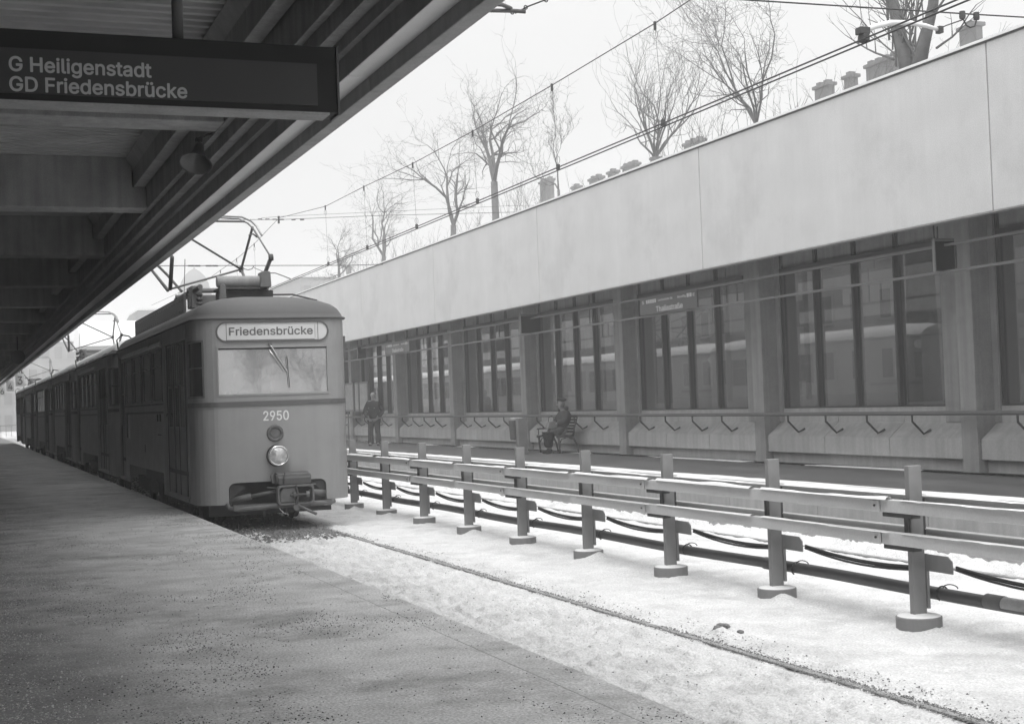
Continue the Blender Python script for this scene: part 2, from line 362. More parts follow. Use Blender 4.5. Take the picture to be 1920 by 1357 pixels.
# crumbs of dirt strewn along the groove and over the trampled snow
def crumbs(name, m, pts, smin, smax, label):
    v = []; f = []
    for (x, y, z) in pts:
        s = smin*(smax/smin)**random.random(); n = len(v)
        a = random.random()*6.28; c_, s_ = math.cos(a), math.sin(a)
        for dx, dy, dz in ((1, 0, 0), (-.6, .8, 0), (-.5, -.9, 0), (.1, .1, .9)):
            dx += random.uniform(-.3, .3); dy += random.uniform(-.3, .3)
            v.append((x+s*(dx*c_-dy*s_), y+s*(dx*s_+dy*c_), z+s*dz*random.uniform(.5, 1)))
        f += [(n, n+1, n+3), (n+1, n+2, n+3), (n+2, n, n+3)]
    me = bpy.data.meshes.new(name); me.from_pydata(v, [], f); me.materials.append(M[m]); o = bpy.data.objects.new(name, me); COL.objects.link(o)
    tag(o, label, 'grit', None, 'stuff'); return o
def many(n, xf, yf):
    X = np.array([xf() for _ in range(n)]); Y = np.array([yf() for _ in range(n)]); Z = bed(X, Y); return list(zip(X.tolist(), Y.tolist(), (Z-.004).tolist()))
yl = lambda: 5.0*(48/5.0)**random.random()
P1 = many(20000, lambda: 5.205+random.choice((-1, 1))*abs(random.gauss(.028, .022)), yl)+many(2000, lambda: 5.26+abs(random.gauss(0, .12)), yl)
P1 = [(x, y, max(z+.004, ZG-.002)) for x, y, z in P1 if float(vnoise(np.array([y*2.3]), np.array([x*3.]), 71)[0]) > .18]
crumbs('rail_dirt', 'dirt', P1, .003, .012, 'dark dirt crumbs strewn along the rail groove in the snow')
P2 = many(3500, lambda: random.uniform(3.8, 5.2), yl)+many(350, lambda: random.uniform(5.3, 6.5), yl)+many(500, lambda: random.uniform(9.2, 10.6), yl)
crumbs('snow_grit', 'dirt', P2, .003, .011, 'scattered dark grit on the trampled snow')
# shadowless bare strip where the tram has dripped: dark wet ballast under the tram
bal = []
for _ in range(16000):
    y = random.uniform(19.2, 32) if random.random() < .8 else random.uniform(32, 60); x = random.uniform(3.5, 5.15)
    if y < 21.3 and random.random() < (21.3-y)/2.0: continue
    bal.append((x, y, -1.845))
crumbs('ballast', 'dirt', bal, .015, .05, 'dark wet ballast under and just in front of the tram')
# dirt clod in the snow
def clod(loc, r, seed, label, m='dirt'):
    b = bmesh.new(); bmesh.ops.create_icosphere(b, subdivisions=4, radius=1)
    random.seed(seed)
    for k in range(6):
        c = Vector((random.gauss(0, 1), random.gauss(0, 1), random.gauss(0, 1))).normalized(); a = random.uniform(-.35, .35)
        for v in b.verts:
            dd = (v.co.normalized()-c).length; v.co *= 1+a*math.exp(-(dd*2.2)**2)
    for v in b.verts:
        q_ = v.co.normalized(); v.co *= 1+.5*float(fbm(np.array([q_.x*2.5+q_.z*3+seed]), np.array([q_.y*2.5-q_.z*2]), seed, 4)[0])+random.uniform(-.05, .05)
        v.co.x *= r[0]; v.co.y *= r[1]; v.co.z *= r[2]
    me = bpy.data.meshes.new('dirt_clod'); b.to_mesh(me); b.free(); me.materials.append(M[m]); o = bpy.data.objects.new('dirt_clod', me); COL.objects.link(o); o.location = loc
    tag(o, label, 'clod', 'dirt clods by the rail'); return o
clod((5.43, 9.72, -1.83), (.055, .035, .034), 3, 'largest dark clod of dirty slush on the snow beside the rail')
clod((5.50, 9.78, -1.815), (.06, .03, .024), 4, 'elongated dark slush clod leaning on the largest clod')
clod((5.56, 9.62, -1.838), (.028, .022, .014), 5, 'small slush crumb just right of the largest clod')
random.seed(11)
# --- near platform: slabs with open joints over a base
np_ = empty('near_platform', (0, 0, ZN)); np_['kind'] = 'structure'
B('platform_base', 'conc', np_, -1.0, XE-.004, -34, 140, -2.1, ZN-.008)
xj = [-1.0, 3.0, XE]
yj = [-25+i*0 for i in range(1)]
yj = [-34, -21.65, -14.4, -7.15, .1, 7.35, 14.6]+[14.6+7.25*k for k in range(1, 18)]
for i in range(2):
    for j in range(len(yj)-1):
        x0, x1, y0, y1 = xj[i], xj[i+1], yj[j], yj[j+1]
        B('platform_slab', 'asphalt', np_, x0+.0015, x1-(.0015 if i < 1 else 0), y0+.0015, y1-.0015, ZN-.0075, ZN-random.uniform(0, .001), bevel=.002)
# grit on near platform
def patch(n, dens):
    out = []
    while len(out) < n:
        m_ = n*3
        Y = 4.4*(30/4.4)**rng.random(m_); X = rng.random(m_)*3.9*.99-.6
        keep = rng.random(m_) < dens(X, Y); X = X[keep]; Y = Y[keep]
        ok = X < XE-.02; out += list(zip(X[ok].tolist(), Y[ok].tolist(), [ZN-.001]*int(ok.sum())))
    return out[:n]
dens = lambda X, Y: np.clip(.12+3.2*fbm(X*1.4, Y*.9, 41, 4)+1.5*fbm(X*6, Y*3, 43, 2), .03, 1)*np.clip((X+.2)/1.3, .12, 1)
crumbs('platform_grit', 'grit_d', patch(13000, dens), .003, .009, 'dark anti-slip grit scattered over the near platform')
dens2 = lambda X, Y: np.clip(1.15-X/1.5, 0.03, 1)*np.clip(.5+2*fbm(X*3, Y*2, 51, 3), .1, 1)
crumbs('pale_platform_grit', 'grit_l', patch(30000, dens2), .0035, .0095, 'pale grit on the shaded inner side of the near platform')
# --- far platform
fp = empty('far_platform', (12, 30, ZF)); fp['kind'] = 'structure'
B('platform_base', 'conc', fp, XF+.06, 14.95, -25, 140, -2.1, ZF)
for j in range(60):
    B('edge_stone', 'conc_l', fp, XF, XF+.42, -10+2.5*j+.008, -10+2.5*j+2.492, -2.0, ZF+.006, bevel=.01)
B('platform_surface', 'wetasphalt', fp, XF+.425, 14.93, -25, 140, ZF, ZF+.01)
def ridge(name, x0, x1, y0, y1, z, h, seed, parent=None, dens=1., nx=6, step=.12, m='roofsnow', ax='y'):
    """uneven strip of settled snow"""
    ys_ = np.arange(y0, y1, step); xs_ = np.linspace(x0, x1, nx)
    X, Y = np.meshgrid(xs_, ys_)
    t = (X-x0)/(x1-x0); pr = np.clip(4*t*(1-t), 0, 1)**.5
    hh = h*np.clip(.55*dens+1.6*fbm(Y*.55, Y*0+seed, seed, 3)+.5*fbm(X*7, Y*3, seed+3, 3), 0, 1.5)
    Z = z+pr*hh-.004*(hh < .002)
    v = np.stack([X, Y, Z], -1).reshape(-1, 3); i = np.arange(X.size).reshape(X.shape)
    f = np.stack([i[:-1, :-1], i[:-1, 1:], i[1:, 1:], i[1:, :-1]], -1).reshape(-1, 4)
    me = bpy.data.meshes.new(name); me.from_pydata(v.tolist(), [], f.tolist()); me.materials.append(M[m]); me.polygons.foreach_set('use_smooth', [True]*len(me.polygons))
    o = bpy.data.objects.new(name, me); COL.objects.link(o)
    if parent: o.parent = parent; o.matrix_parent_inverse = Matrix.Translation(-Vector(parent.location))
    return o
ridge('snow_strip', XF+.02, XF+.26, 8, 110, ZF+.012, .035, 5, fp, dens=1.1)
ridge('snow_strip', XF+.30, XF+.40, 8, 70, ZF+.012, .02, 9, fp, dens=.4)
ridge('snow_strip', 14.45, 14.75, 14, 60, ZF+.014, .02, 19, fp, dens=-.25)
# snow heaps beside track two
# ================================================================== STATION BUILDING (far side)
sb = empty('station_building', (15, 30, ZF), 'long concrete station building with white fascia and dark framed windows behind the far platform', 'building')
PY = [18.2+6.25*k for k in range(-2, 12)]
first = {}
def rep(key, name, m, y, maker, bevel=0., sub=None):
    """build the piece once at y=0, then share its mesh"""
    if key not in first:
        mb = MB(); maker(mb); o = mb.build(name, m, sb, bevel=bevel); o.location.y += 0; first[key] = o; base = o
        o.location = Vector((0, y, 0)); return o
    c = first[key].copy(); COL.objects.link(c); c.location = Vector((0, y, 0)); return c
for P in PY:
    rep('pillar', 'pillar', 'conc', P, lambda m: m.prism([(14.75, ZF-.02), (15.3, ZF-.02), (15.3, 3.2), (14.75, 3.2)], -.19, .19), bevel=.012)
    rep('pier', 'concrete_pier', 'conc', P, lambda m: m.box(15.10, 15.5, -.32, 1.0, -.62, 3.15), bevel=.008)
    rep('sill', 'window_sill', 'conc_l', P, lambda m: m.box(15.12, 15.42, 1.003, 5.927, -.44, -.36), bevel=.006)
    for k in range(3):
        w = (6.25-.38)/3
        rep('parapet', 'parapet_panel', 'conc_l', P+.19+w*k, lambda m: m.prism([(15.40, -.45), (15.13, -.45), (15.13, -.62), (14.81, -.875), (14.81, -1.19), (14.98, -1.19), (14.98, -1.13), (15.40, -1.0)], .007, w-.007), bevel=.006)
    rep('plinth', 'plinth', 'conc_l', P, lambda m: m.box(14.92, 15.3, .195, 6.05, ZF-.02, -1.14))
    # window: frame > panes, glazing bars
    fr = rep('frame', 'window', 'mull', P, lambda m: (m.box(15.14, 15.24, 1.003, 1.05, -.358, 3.1), m.box(15.14, 15.24, 5.88, 5.927, -.358, 3.1),
             m.box(15.10, 15.24, 1.05, 5.88, 2.26, 2.38), m.box(15.15, 15.24, 1.05, 5.88, -.358, -.335)))
    for k in range(1, 4):
        y = 1.0+1.2325*k
        key = 'bar%d' % k
        if key not in first:
            o = MB().box(15.11, 15.25, y-.035, y+.035, -.333, 2.258).build('mullion', 'mull'); first[key] = o
            o2 = MB().box(15.13, 15.25, y-.035, y+.035, 2.382, 3.1).build('mullion', 'mull'); first[key+'t'] = o2
        else:
            o = first[key].copy(); COL.objects.link(o); o2 = first[key+'t'].copy(); COL.objects.link(o2)
        o.parent = fr; o2.parent = fr
    for k in range(4):
        y = 1.0+1.2325*k
        key = 'pane%d' % k
        if key not in first:
            tl = (random.random()-.5)*.012
            mb = MB(); mb.add([(15.20, y+.036, -.334), (15.20+tl, y+1.196, -.334), (15.20+tl, y+1.196, 2.26), (15.20, y+.036, 2.26)], [(0, 1, 2, 3)])
            o = mb.build('pane', 'glass'); first[key] = o
            o2 = MB().box(15.19, 15.20, y+.036, y+1.196, 2.38, 3.1).build('toplight_pane', 'conc'); first[key+'t'] = o2
        else:
            o = first[key].copy(); COL.objects.link(o); o2 = first[key+'t'].copy(); COL.objects.link(o2)
        o.parent = fr; o2.parent = fr
for o in kids(sb): pass
# fascia panels, coping, soffit
FY = [15.6+8.1*k for k in range(-3, 10)]
for i in range(len(FY)-1):
    if i == 0: fo = MB().box(13.2, 13.34, .014, 8.086, 2.34, 4.64).build('fascia_panel', 'fascia', sb, bevel=.006); fo.location.y = FY[i]
    else:
        c = fo.copy(); COL.objects.link(c); c.location.y = FY[i]
B('fascia_coping', 'soffit_l', sb, 13.17, 13.40, FY[0], FY[-1], 4.665, 4.70)
for y_ in FY[1:-1]: B('joint_backing', 'mull', sb, 13.30, 13.345, y_-.013, y_+.013, 2.345, 4.63)
B('coping_shadow_line', 'mull', sb, 13.185, 13.40, FY[0], FY[-1], 4.64, 4.664)  # dark strip painted as the shadow line below the coping
B('roof_slab', 'conc', sb, 13.345, 16.5, FY[0], FY[-1]-1, 3.2, 3.5)
B('roof_snow', 'roofsnow', sb, 13.41, 16.4, FY[0], FY[-1]-1, 3.501, 3.6)
B('soffit_strip', 'conc', sb, 13.2, 13.34, FY[0], FY[-1], 2.32, 2.338)
B('rear_wall', 'facade2', sb, 16.45, 16.6, FY[0], FY[-1]-1, -2.0, -.35)
# handrail in front of the parapet
hr = empty('handrail', (14.6, 30, ZF), 'long grey tubular handrail on bent brackets along the sloping parapet', 'handrail')
B('rail_tube', 'tube', hr, 14.575, 14.625, 5, 95, -.47, -.42, bevel=.008)
B('rail_underside', 'mull', hr, 14.585, 14.615, 5, 95, -.49, -.4705)
br = None
for P in PY:
    for k in range(4):
        y = P+1.22+1.25*k
        if y > 80: continue
        if br is None:
            br = MB().tube([(14.6, 0, -.48), (14.6, 0, -.59), (14.82, 0, -.80), (14.96, 0, -.74)], .020, 6).build('bracket', 'mull', hr); br.matrix_parent_inverse = Matrix.Translation(-Vector(hr.location)); br.location = (0, y, 0)
        else:
            c = br.copy(); COL.objects.link(c); c.location = (0, y, 0)
# tube rack with signs
tr = empty('sign_rack', (13.6, 30, 1.6), 'pair of thin grey tubes running along the far platform above head height, carrying signs', 'sign rack')
for z in (2.045, 1.655): B('tube', 'tube', tr, 13.58, 13.62, 4, 90, z-.02, z+.02)
for k in range(14):
    y = 5+6.25*k-.2
    o = MB().box(13.59, 13.61, y-.012, y+.012, 1.68, 2.02).box(13.59, 13.61, y-.4, y-.376, 1.68, 2.02).build('strut', 'mull', tr)
    o = MB().box(13.592, 13.608, y-.008, y+.008, 2.066, 2.34).build('hanger_rod', 'mull', tr)
def boxsign(y, label, w=.15):
    t = empty('box_sign', (13.6, y, 1.6), label, 'sign', 'black box signs on the tube rack')
    B('housing', 'tube', t, 13.6-w-.01, 13.6+w+.01, y, y+.06, 1.66, 2.15, bevel=.006)
    B('black_face', 'blackbox', t, 13.6-w+.004, 13.6+w-.004, y-.012, y-.001, 1.675, 2.10)
    B('rod', 'mull', t, 13.61-w, 13.625-w, y+.03, y+.045, 2.151, 3.2)
boxsign(17.15, 'large black box sign hanging under the fascia at the right', .17)
boxsign(33.4, 'black box sign above the waste bin and the bench', .27)
boxsign(49.6, 'smallest black box sign, farthest, by the tram')
def statsign(y0, y1, label):
    t = empty('station_sign', (13.57, (y0+y1)/2, 1.68), label, 'sign', 'station name signs')
    B('board', 'signface', t, 13.53, 13.565, y0, y1, 1.68, 2.02, bevel=.004)
    w = y1-y0
    text('name_lettering', 'Thaliastraße', y1-.30*w, y0+.24*w, 1.715, 13.526, 'letters2', t, capz=.125, bold=.012, axis='x', depth=.003)
    text('street_lettering', 'Lerchenfelder Str.', y1-.34*w, y0+.40*w, 1.925, 13.526, 'letters2', t, capz=.05, bold=.01, axis='x', depth=.003)
    text('street_lettering', 'Neustiftg.', y1-.68*w, y0+.175*w, 1.925, 13.526, 'letters2', t, capz=.05, bold=.01, axis='x', depth=.003)
    text('line_number', '5', y1-.05*w, y1-.085*w, 1.91, 13.526, 'letters2', t, capz=.075, bold=.01, axis='x', depth=.003)
    for k in range(1, 6): B('line_number', 'letters2', t, 13.526, 13.5295, y1-.085*w-(k+.75)*.038*w, y1-.085*w-k*.038*w, 1.91, 1.985)
    for k in range(2): B('line_number', 'letters2', t, 13.526, 13.5295, y0+.13*w-k*.045*w, y0+.165*w-k*.045*w, 1.91, 1.985)
    text('line_number', 'E', y0+.065*w, y0+.035*w, 1.915, 13.526, 'letters2', t, capz=.065, bold=.01, axis='x', depth=.003)
statsign(24.57, 27.08, 'dark Thaliastraße station sign between the two tubes, nearer and readable')
statsign(43.6, 46.4, 'far Thaliastraße station sign, too distant to read, left of the near one')
# ================================================================== NEAR CANOPY
cp = empty('platform_canopy', (1, 20, 2.3), 'dark concrete platform canopy with cross beams, ribbed metal deck and stepped edge beam overhead', 'canopy')
CY0, CY1 = -32.0, 136.  # unseen stretch behind the camera, lengthened to dim the inner platform
def cb(name, m, prof, y0, y1, bevel=.008): return MB().prism(prof, y0, y1).build(name, m, cp, bevel=bevel)
seg = [CY0+6*i for i in range(int((CY1-CY0)/6)+1)]
ps = {}
def segs(name, m, prof, bevel=.008, n0=0, gap=.006):
    o = None
    for y in seg[n0:-1]:
        if o is None:
            o = MB().prism(prof, gap, 6-gap).build(name, m, cp, bevel=bevel); o.location = (0, y, 0)
        else:
            c = o.copy(); COL.objects.link(c); c.location = (0, y, 0)
segs('edge_beam', 'conc_e', [(2.865, 2.286), (2.985, 2.286), (2.985, 3.75), (2.865, 3.75)])
segs('pale_soffit_strip', 'soffit_l', [(2.703, 2.395), (2.862, 2.395), (2.862, 2.48), (2.703, 2.48)], bevel=0)
segs('inner_step', 'conc_e', [(2.645, 2.553), (2.700, 2.553), (2.700, 2.40), (2.7025, 2.40), (2.7025, 2.9), (2.645, 2.9)], bevel=0)
segs('soffit_strip', 'conc_c', [(2.54, 2.64), (2.642, 2.64), (2.642, 2.9), (2.54, 2.9)], bevel=.004)
segs('board_marked_face', 'conc_c', [(2.469, 2.77), (2.537, 2.77), (2.537, 3.4), (2.469, 3.4)], bevel=.004)
segs('girder', 'conc_c', [(2.30, 3.06), (2.45, 3.06), (2.45, 3.44), (2.30, 3.44)], bevel=.008)
segs('fillet', 'conc_e', [(2.20, 3.44), (2.30, 3.30), (2.298, 3.44)], bevel=0)
o = None
for k in range(-8, 20):
    y = 19.7+6*k
    if y > CY1-1: break
    if o is None:
        o = MB().prism([(-1.5, 2.77), (2.466, 2.77), (2.466, 3.058), (2.28, 3.058), (2.28, 3.46), (-1.5, 3.46)], 0, .5).build('cross_beam', 'conc_c', cp, bevel=.01); o.location = (0, y, 0)
    else:
        c = o.copy(); COL.objects.link(c); c.location = (0, y, 0)
# ribbed deck sheets, one per bay
pr = []; y = 0.; 
while y < 5.99:
    pr += [(y, 3.51), (y+.015, 3.455), (y+.085, 3.455), (y+.10, 3.51)]; y += .20
mb = MB(); n = len(pr)
mb.add([(-1.5, a, b) for a, b in pr]+[(2.26, a, b) for a, b in pr], [(i, i+1, i+1+n, i+n) for i in range(n-1)])
do = None
for yy in seg[:-1]:
    if do is None: do = mb.build('ribbed_deck', 'deck', cp); do.location = (0, yy, 0)
    else: c = do.copy(); COL.objects.link(c); c.location = (0, yy, 0)
B('roof_plate', 'conc', cp, -1.5, 2.86, CY0, CY1, 3.52, 3.7)
B('roof_snow', 'roofsnow', cp, -1.5, 2.85, CY0, CY1, 3.701, 3.78)
# unseen back wall of the near platform, made dark and long to dim it
nw = empty('unseen_platform_wall', (-1.2, 20, ZN), 'unseen dark wall behind the near platform, made long to dim it', 'wall')
for y in seg[:-1]: B('unseen_wall_panel', 'brick', nw, -1.5, -1.05, y+.01, y+5.99, ZN-.3, 3.45)
# hanging destination sign
ds = empty('destination_sign', (0, 7.7, 1.8), 'dark illuminated-style hanging sign reading G Heiligenstadt, GD Friedensbrücke under the canopy', 'sign')
SX0, SX1, SY, Z0, Z1 = -1.0, 2.005, 7.6, 1.60, 1.975
B('housing', 'signbox', ds, SX0, SX1-.012, SY, SY+.17, Z0+.012, Z1, bevel=.004)
B('end_plate', 'tube', ds, SX1-.012, SX1, SY-.008, SY+.17, Z0, Z1+.004)
B('underside', 'conc_l', ds, SX0, SX1-.06, SY-.006, SY+.165, Z0-.002, Z0+.011)
B('front_panel', 'signface', ds, SX0, 1.88, SY-.010, SY-.002, Z0+.045, Z0+.275)
text('lettering', 'G Heiligenstadt', .288, .991, 1.757, SY-.013, 'letters', ds, bold=.017, depth=.002, capz=.083)
text('lettering', 'GD Friedensbrücke', .288, 1.173, 1.655, SY-.013, 'letters', ds, bold=.017, depth=.002, capz=.083)
MB().tube([(1.15, SY+.09, Z1-.01), (1.15, SY+.09, 3.46)], .03, 12).build('hanger', 'tube', ds, smooth=True)
MB().tube([(-.6, SY+.09, Z1-.01), (-.6, SY+.09, 3.46)], .03, 12).build('hanger', 'tube', ds, smooth=True)
# loudspeaker horn
hn = empty('loudspeaker', (2.3, 14.5, 2.6), 'bell shaped grey loudspeaker horn hanging beside the canopy girder below the sign', 'loudspeaker')
hc = (2.33, 14.35, 2.66)
ax = Vector((-.25, -.45, -.85))
MB().lathe([(.0, -.02), (.045, 0), (.055, .05), (.062, .09), (.085, .15), (.125, .21), (.16, .235), (.165, .245), (.15, .235), (.10, .18), (.05, .1), (0, .09)], hc, ax, 28).build('horn', 'horn', hn, smooth=True)
MB().tube([hc, (2.33, 14.40, 2.74), (2.42, 14.4, 2.78), (2.50, 14.4, 2.80)], .012, 8).box(2.30, 2.36, 14.36, 14.44, 2.70, 2.74).build('bracket', 'iron', hn)
h2 = empty('loudspeaker', (2.3, 59, 2.4), 'tiny round loudspeaker under the canopy far down the platform', 'loudspeaker')
MB().lathe([(0, 0), (.1, 0), (.22, -.12), (.24, -.13)], (2.0, 52, 2.08), (0, 1, 0), 20).build('horn', 'iron', h2, smooth=True)
MB().tube([(2.0, 52.05, 2.1), (2.0, 52.05, 2.8)], .02, 6).build('bracket', 'iron', h2)
# hanging number plates
for s_, yy, lab in (('3', 78., 'white hanging plate with the figure 3, nearest of the row'), ('4', 92.5, 'white hanging plate with the figure 4 behind the 3'), ('6', 109., 'white hanging plate with the figure 6'), ('5', 126., 'farthest hanging number plate, figure 5, at the left edge')):
    t = empty('number_plate', (3.07, yy, 2), lab, 'sign', 'hanging number plates')
    B('plate', 'white', t, 2.86, 3.30, yy, yy+.03, 1.62, 2.27)
    text('figure', s_, 2.96, 3.20, 1.72, yy-.004, 'ink', t, capz=.46, bold=.01, depth=.002)
    B('hanger', 'iron', t, 2.90, 2.93, yy+.002, yy+.02, 2.271, 2.29)
# ================================================================== GUARD RAIL between the tracks
gf = empty('guard_fence', (6.9, 30, ZG), 'grey steel barrier of posts with two rails each side running between the tracks', 'barrier')
def slant(mb, ya, yb, d0, d1, z0, z1, ga=0):
    xa, xb = postx(ya), postx(yb)
    v = [(xa+d0, ya, z0), (xa+d1, ya, z0), (xb+d0, yb, z0), (xb+d1, yb, z0), (xa+d0, ya, z1), (xa+d1, ya, z1), (xb+d0, yb, z1), (xb+d1, yb, z1)]
    return mb.add(v, [(0, 2, 3, 1), (4, 5, 7, 6), (0, 1, 5, 4), (2, 6, 7, 3), (0, 4, 6, 2), (1, 3, 7, 5)])
post0 = None
for k in range(-2, 38):
    y = 9.17+2.005*k; px = postx(y)
    if post0 is None:
        mb = MB().box(-.06, .06, -.028, .028, -1.87, -.617)
        post0 = mb.build('post', 'railpost', gf, bevel=.006)
        a = MB().box(-.084, -.0605, -.022, .022, -1.24, -.87).build('clamp_plate', 'iron'); a.parent = post0
        a = MB().box(.0605, .084, -.022, .022, -1.24, -.87).build('clamp_plate', 'iron'); a.parent = post0
        a = MB().lathe([(0, 0), (.172, 0), (.175, .005), (.175, .105), (.168, .112), (0, .112)], (0, 0, -1.885), (0, 0, 1), 36).build('foot_disc', 'railpost', smooth=False); a.parent = post0
        a = MB().prism([(-.03, -1.30), (-.29, -1.30), (-.34, -1.335), (-.345, -1.43), (-.03, -1.43)], .062, .075, axis='x').box(.06, .066, .02, .09, -1.30, -1.43).build('cable_bracket', 'railpost', bevel=.003); a.parent = post0
        a = MB().box(.061, .085, -.04, .04, -1.72, -1.30).build('pipe_bracket', 'railpost'); a.parent = post0
        a = MB().lathe([(.165, .0), (.15, .008), (.11, .010), (.06, .016), (0, .018)], (0, 0, -1.773), (0, 0, 1), 28).build('foot_snow', 'roofsnow', smooth=True); a.parent = post0
        sub0 = list(post0.children); post0.location = (px, y, 0)
        post0.matrix_parent_inverse = Matrix.Translation(-Vector(gf.location))
    else:
        c = post0.copy(); COL.objects.link(c); c.location = (px, y, 0)
        for a in sub0:
            d = a.copy(); COL.objects.link(d); d.parent = c
for k in range(-2, 19):
    y0 = 9.40+4.01*(k-1)
    y1 = y0+4.01
    for side in (0, 1):
        d0, d1 = ((-.155, -.085) if side == 0 else (.085, .155))
        for zt, zb in ((-.878, -.978), (-1.128, -1.228)):
            ya, yb = (y0, y1-.012) if side == 0 else (y0-2.0, y1-2.012)
            if side == 0: o = slant(MB(), ya, yb, d0, d1, zb, zt).build('guard_rail', 'rail', gf, bevel=.008)
            else:          # open channel seen from its hollow side
                zt2, zb2 = zt+.022, zb+.012; mb_ = MB(); slant(mb_, ya, yb, .075, .150, zt2-.006, zt2); slant(mb_, ya, yb, .150, .156, zb2, zt2); slant(mb_, ya, yb, .075, .150, zb2, zb2+.006); slant(mb_, ya, yb, .075, .081, zb2+.006, zb2+.03)
                o = mb_.build('guard_rail', 'rail', gf)
            # joint sleeve: clamped tab, bolt and the dark tie under the rail
            if side == 0 and yb < 60:
                j = slant(MB(), yb-.0, yb+.10, d0-.012, d0-.001, zb-.002, zt-.012).build('joint_plate', 'rail', gf, bevel=.003)
                j2 = MB().lathe([(0, .0), (.009, 0), (.009, .012), (0, .012)], (postx(yb)+d0-.014, yb+.05, (zb+zt)/2), (-1, 0, 0), 8).build('bolt', 'iron'); j2.parent = j; j2.matrix_parent_inverse = Matrix.Identity(4); j2.location = -Vector(j.location)*0
                slant(MB(), yb-.36, yb+.0, d0+.02, d1+.03, zb-.035, zb-.002).build('tie_bar', 'iron', gf)
    # snow settled on the top rails
for k in range(-1, 26):
    y = 9.17+2.005*k
    for (dx, zz, h, dn) in ((-.12, -.8775, .042, .60), (.12, -.8555, .03, .35), (-.12, -1.1275, .022, .30), (.12, -1.2085, .02, .1)):
        o = ridge('rail_snow', postx(y+1)+dx-.033, postx(y+1)+dx+.033, y-1.9, y-.03, zz, h, 100+k*4+int(dx > 0)+(2 if zz < -1 else 0), gf, dens=dn, nx=5, step=.06)
# cables sagging between the brackets
cbk = empty('signal_cables', (6.95, 20, -1.4), 'bundle of thin black cables sagging from bracket to bracket along the barrier', 'cable')
for k in range(-2, 26):
    ya = 9.17+2.005*k-.02; yb = 9.17+2.005*(k-1)+.06
    for q, (dz, dx, sag) in enumerate(((0, 0, .042), (-.009, .012, .045), (-.020, -.004, .047))):
        pts_ = []
        for i in range(9):
            t = i/8; y = ya-.34+(yb-ya+.34)*t
            pts_.append((postx(y)+.085+dx, y, -1.375+dz-.035*t-sag*4*t*(1-t)*(.9+.1*q)))
        MB().tube(pts_, .011, 6).build('cable', 'cable', cbk, smooth=True)
pp_ = empty('conduit_pipe', (7.03, 20, -1.6), 'thick dark grey pipe clipped low on the barrier posts, with a pale coupling', 'pipe')
pv = [(postx(y)+.15, y, -1.605+.008*math.sin(y*1.3)) for y in np.arange(5, 62, .5)]
MB().tube(pv, .050, 16).build('pipe', 'pipe', pp_, smooth=True)
MB().tube([(postx(8.5)+.15, 8.56, -1.603), (postx(8.4)+.15, 8.38, -1.603)], .057, 18).build('coupling', 'tube', pp_, smooth=True)
MB().tube([(postx(8.5)+.15, 8.37, -1.603), (postx(8.2)+.15, 8.12, -1.603)], .053, 18).build('pale_sleeve', 'conc_l', pp_, smooth=True)
MB().tube([(postx(11)+.15, 11.6, -1.605), (postx(11)+.15, 11.35, -1.605)], .057, 18).build('coupling', 'iron', pp_, smooth=True)
for k in range(-1, 20):
    y = 9.17+2.005*k-.10
    MB().tube([(postx(y)+.15+.056*math.cos(t), y, -1.605+.056*math.sin(t)) for t in np.linspace(-1, 4.2, 14)], .007, 6).build('clip', 'iron', pp_)
    MB().tube([(postx(y)+.15+.03*math.cos(t), y-.1-.05*math.cos(t), -1.555+.03*max(0, math.sin(t))) for t in np.linspace(0, 3.14, 9)], .005, 6).build('clip_tail', 'iron', pp_)
# ================================================================== TRAM TRAIN
XC, HW, RR = 4.505, 1.175, .35
FL = HW-RR; ARC = RR*math.pi/2
def pr_(s, L, d=0.):
    """plan outline point at arclength s from the nose centre (positive = platform side), inset d"""
    g_ = 1 if s >= 0 else -1; a = abs(s)
    if a <= FL: return (XC-g_*a, d)
    if a <= FL+ARC:
        t = (a-FL)/RR; return (XC-g_*(FL+(RR-d)*math.sin(t)), RR-(RR-d)*math.cos(t))
    Ls = L-2*RR
    if a <= FL+ARC+Ls: return (XC-g_*(HW-d), RR+a-FL-ARC)
    a2 = a-FL-ARC-Ls
    if a2 <= ARC:
        t = a2/RR; return (XC-g_*(FL+(RR-d)*math.cos(t)), L-RR+(RR-d)*math.sin(t))
    return (XC-g_*max(0, FL-(a2-ARC)), L-d)
def S_of_y(y): return FL+ARC+(y-RR)
def cpanel(mb, s0, s1, z0, z1, L, d0, d1, n=None):
    """panel that follows the body outline, from inset d0 (outer) to d1 (inner)"""
    if n is None: n = max(1, int(abs(s1-s0)/.09)) if (min(abs(s0), abs(s1)) < FL+ARC and max(abs(s0), abs(s1)) > FL) else 1
    S_ = [s0+(s1-s0)*i/n for i in range(n+1)]
    if n > 12: S_ = sorted(set(S_) | {g_*(FL+ARC*i/8) for g_ in (-1, 1) for i in range(9) if s0 < g_*(FL+ARC*i/8) < s1})
    n = len(S_)-1
    v = []
    for s in S_:
        a = pr_(s, L, d0); b = pr_(s, L, d1)
        v += [(a[0], a[1], z0), (a[0], a[1], z1), (b[0], b[1], z1), (b[0], b[1], z0)]
    f = []
    for i in range(n):
        for k in range(4): f.append((i*4+k, i*4+(k+1) % 4, (i+1)*4+(k+1) % 4, (i+1)*4+k))
    f += [(0, 1, 2, 3), (n*4+3, n*4+2, n*4+1, n*4)]
    return mb.add(v, f)
ZB0, ZB1 = -1.42, 1.37
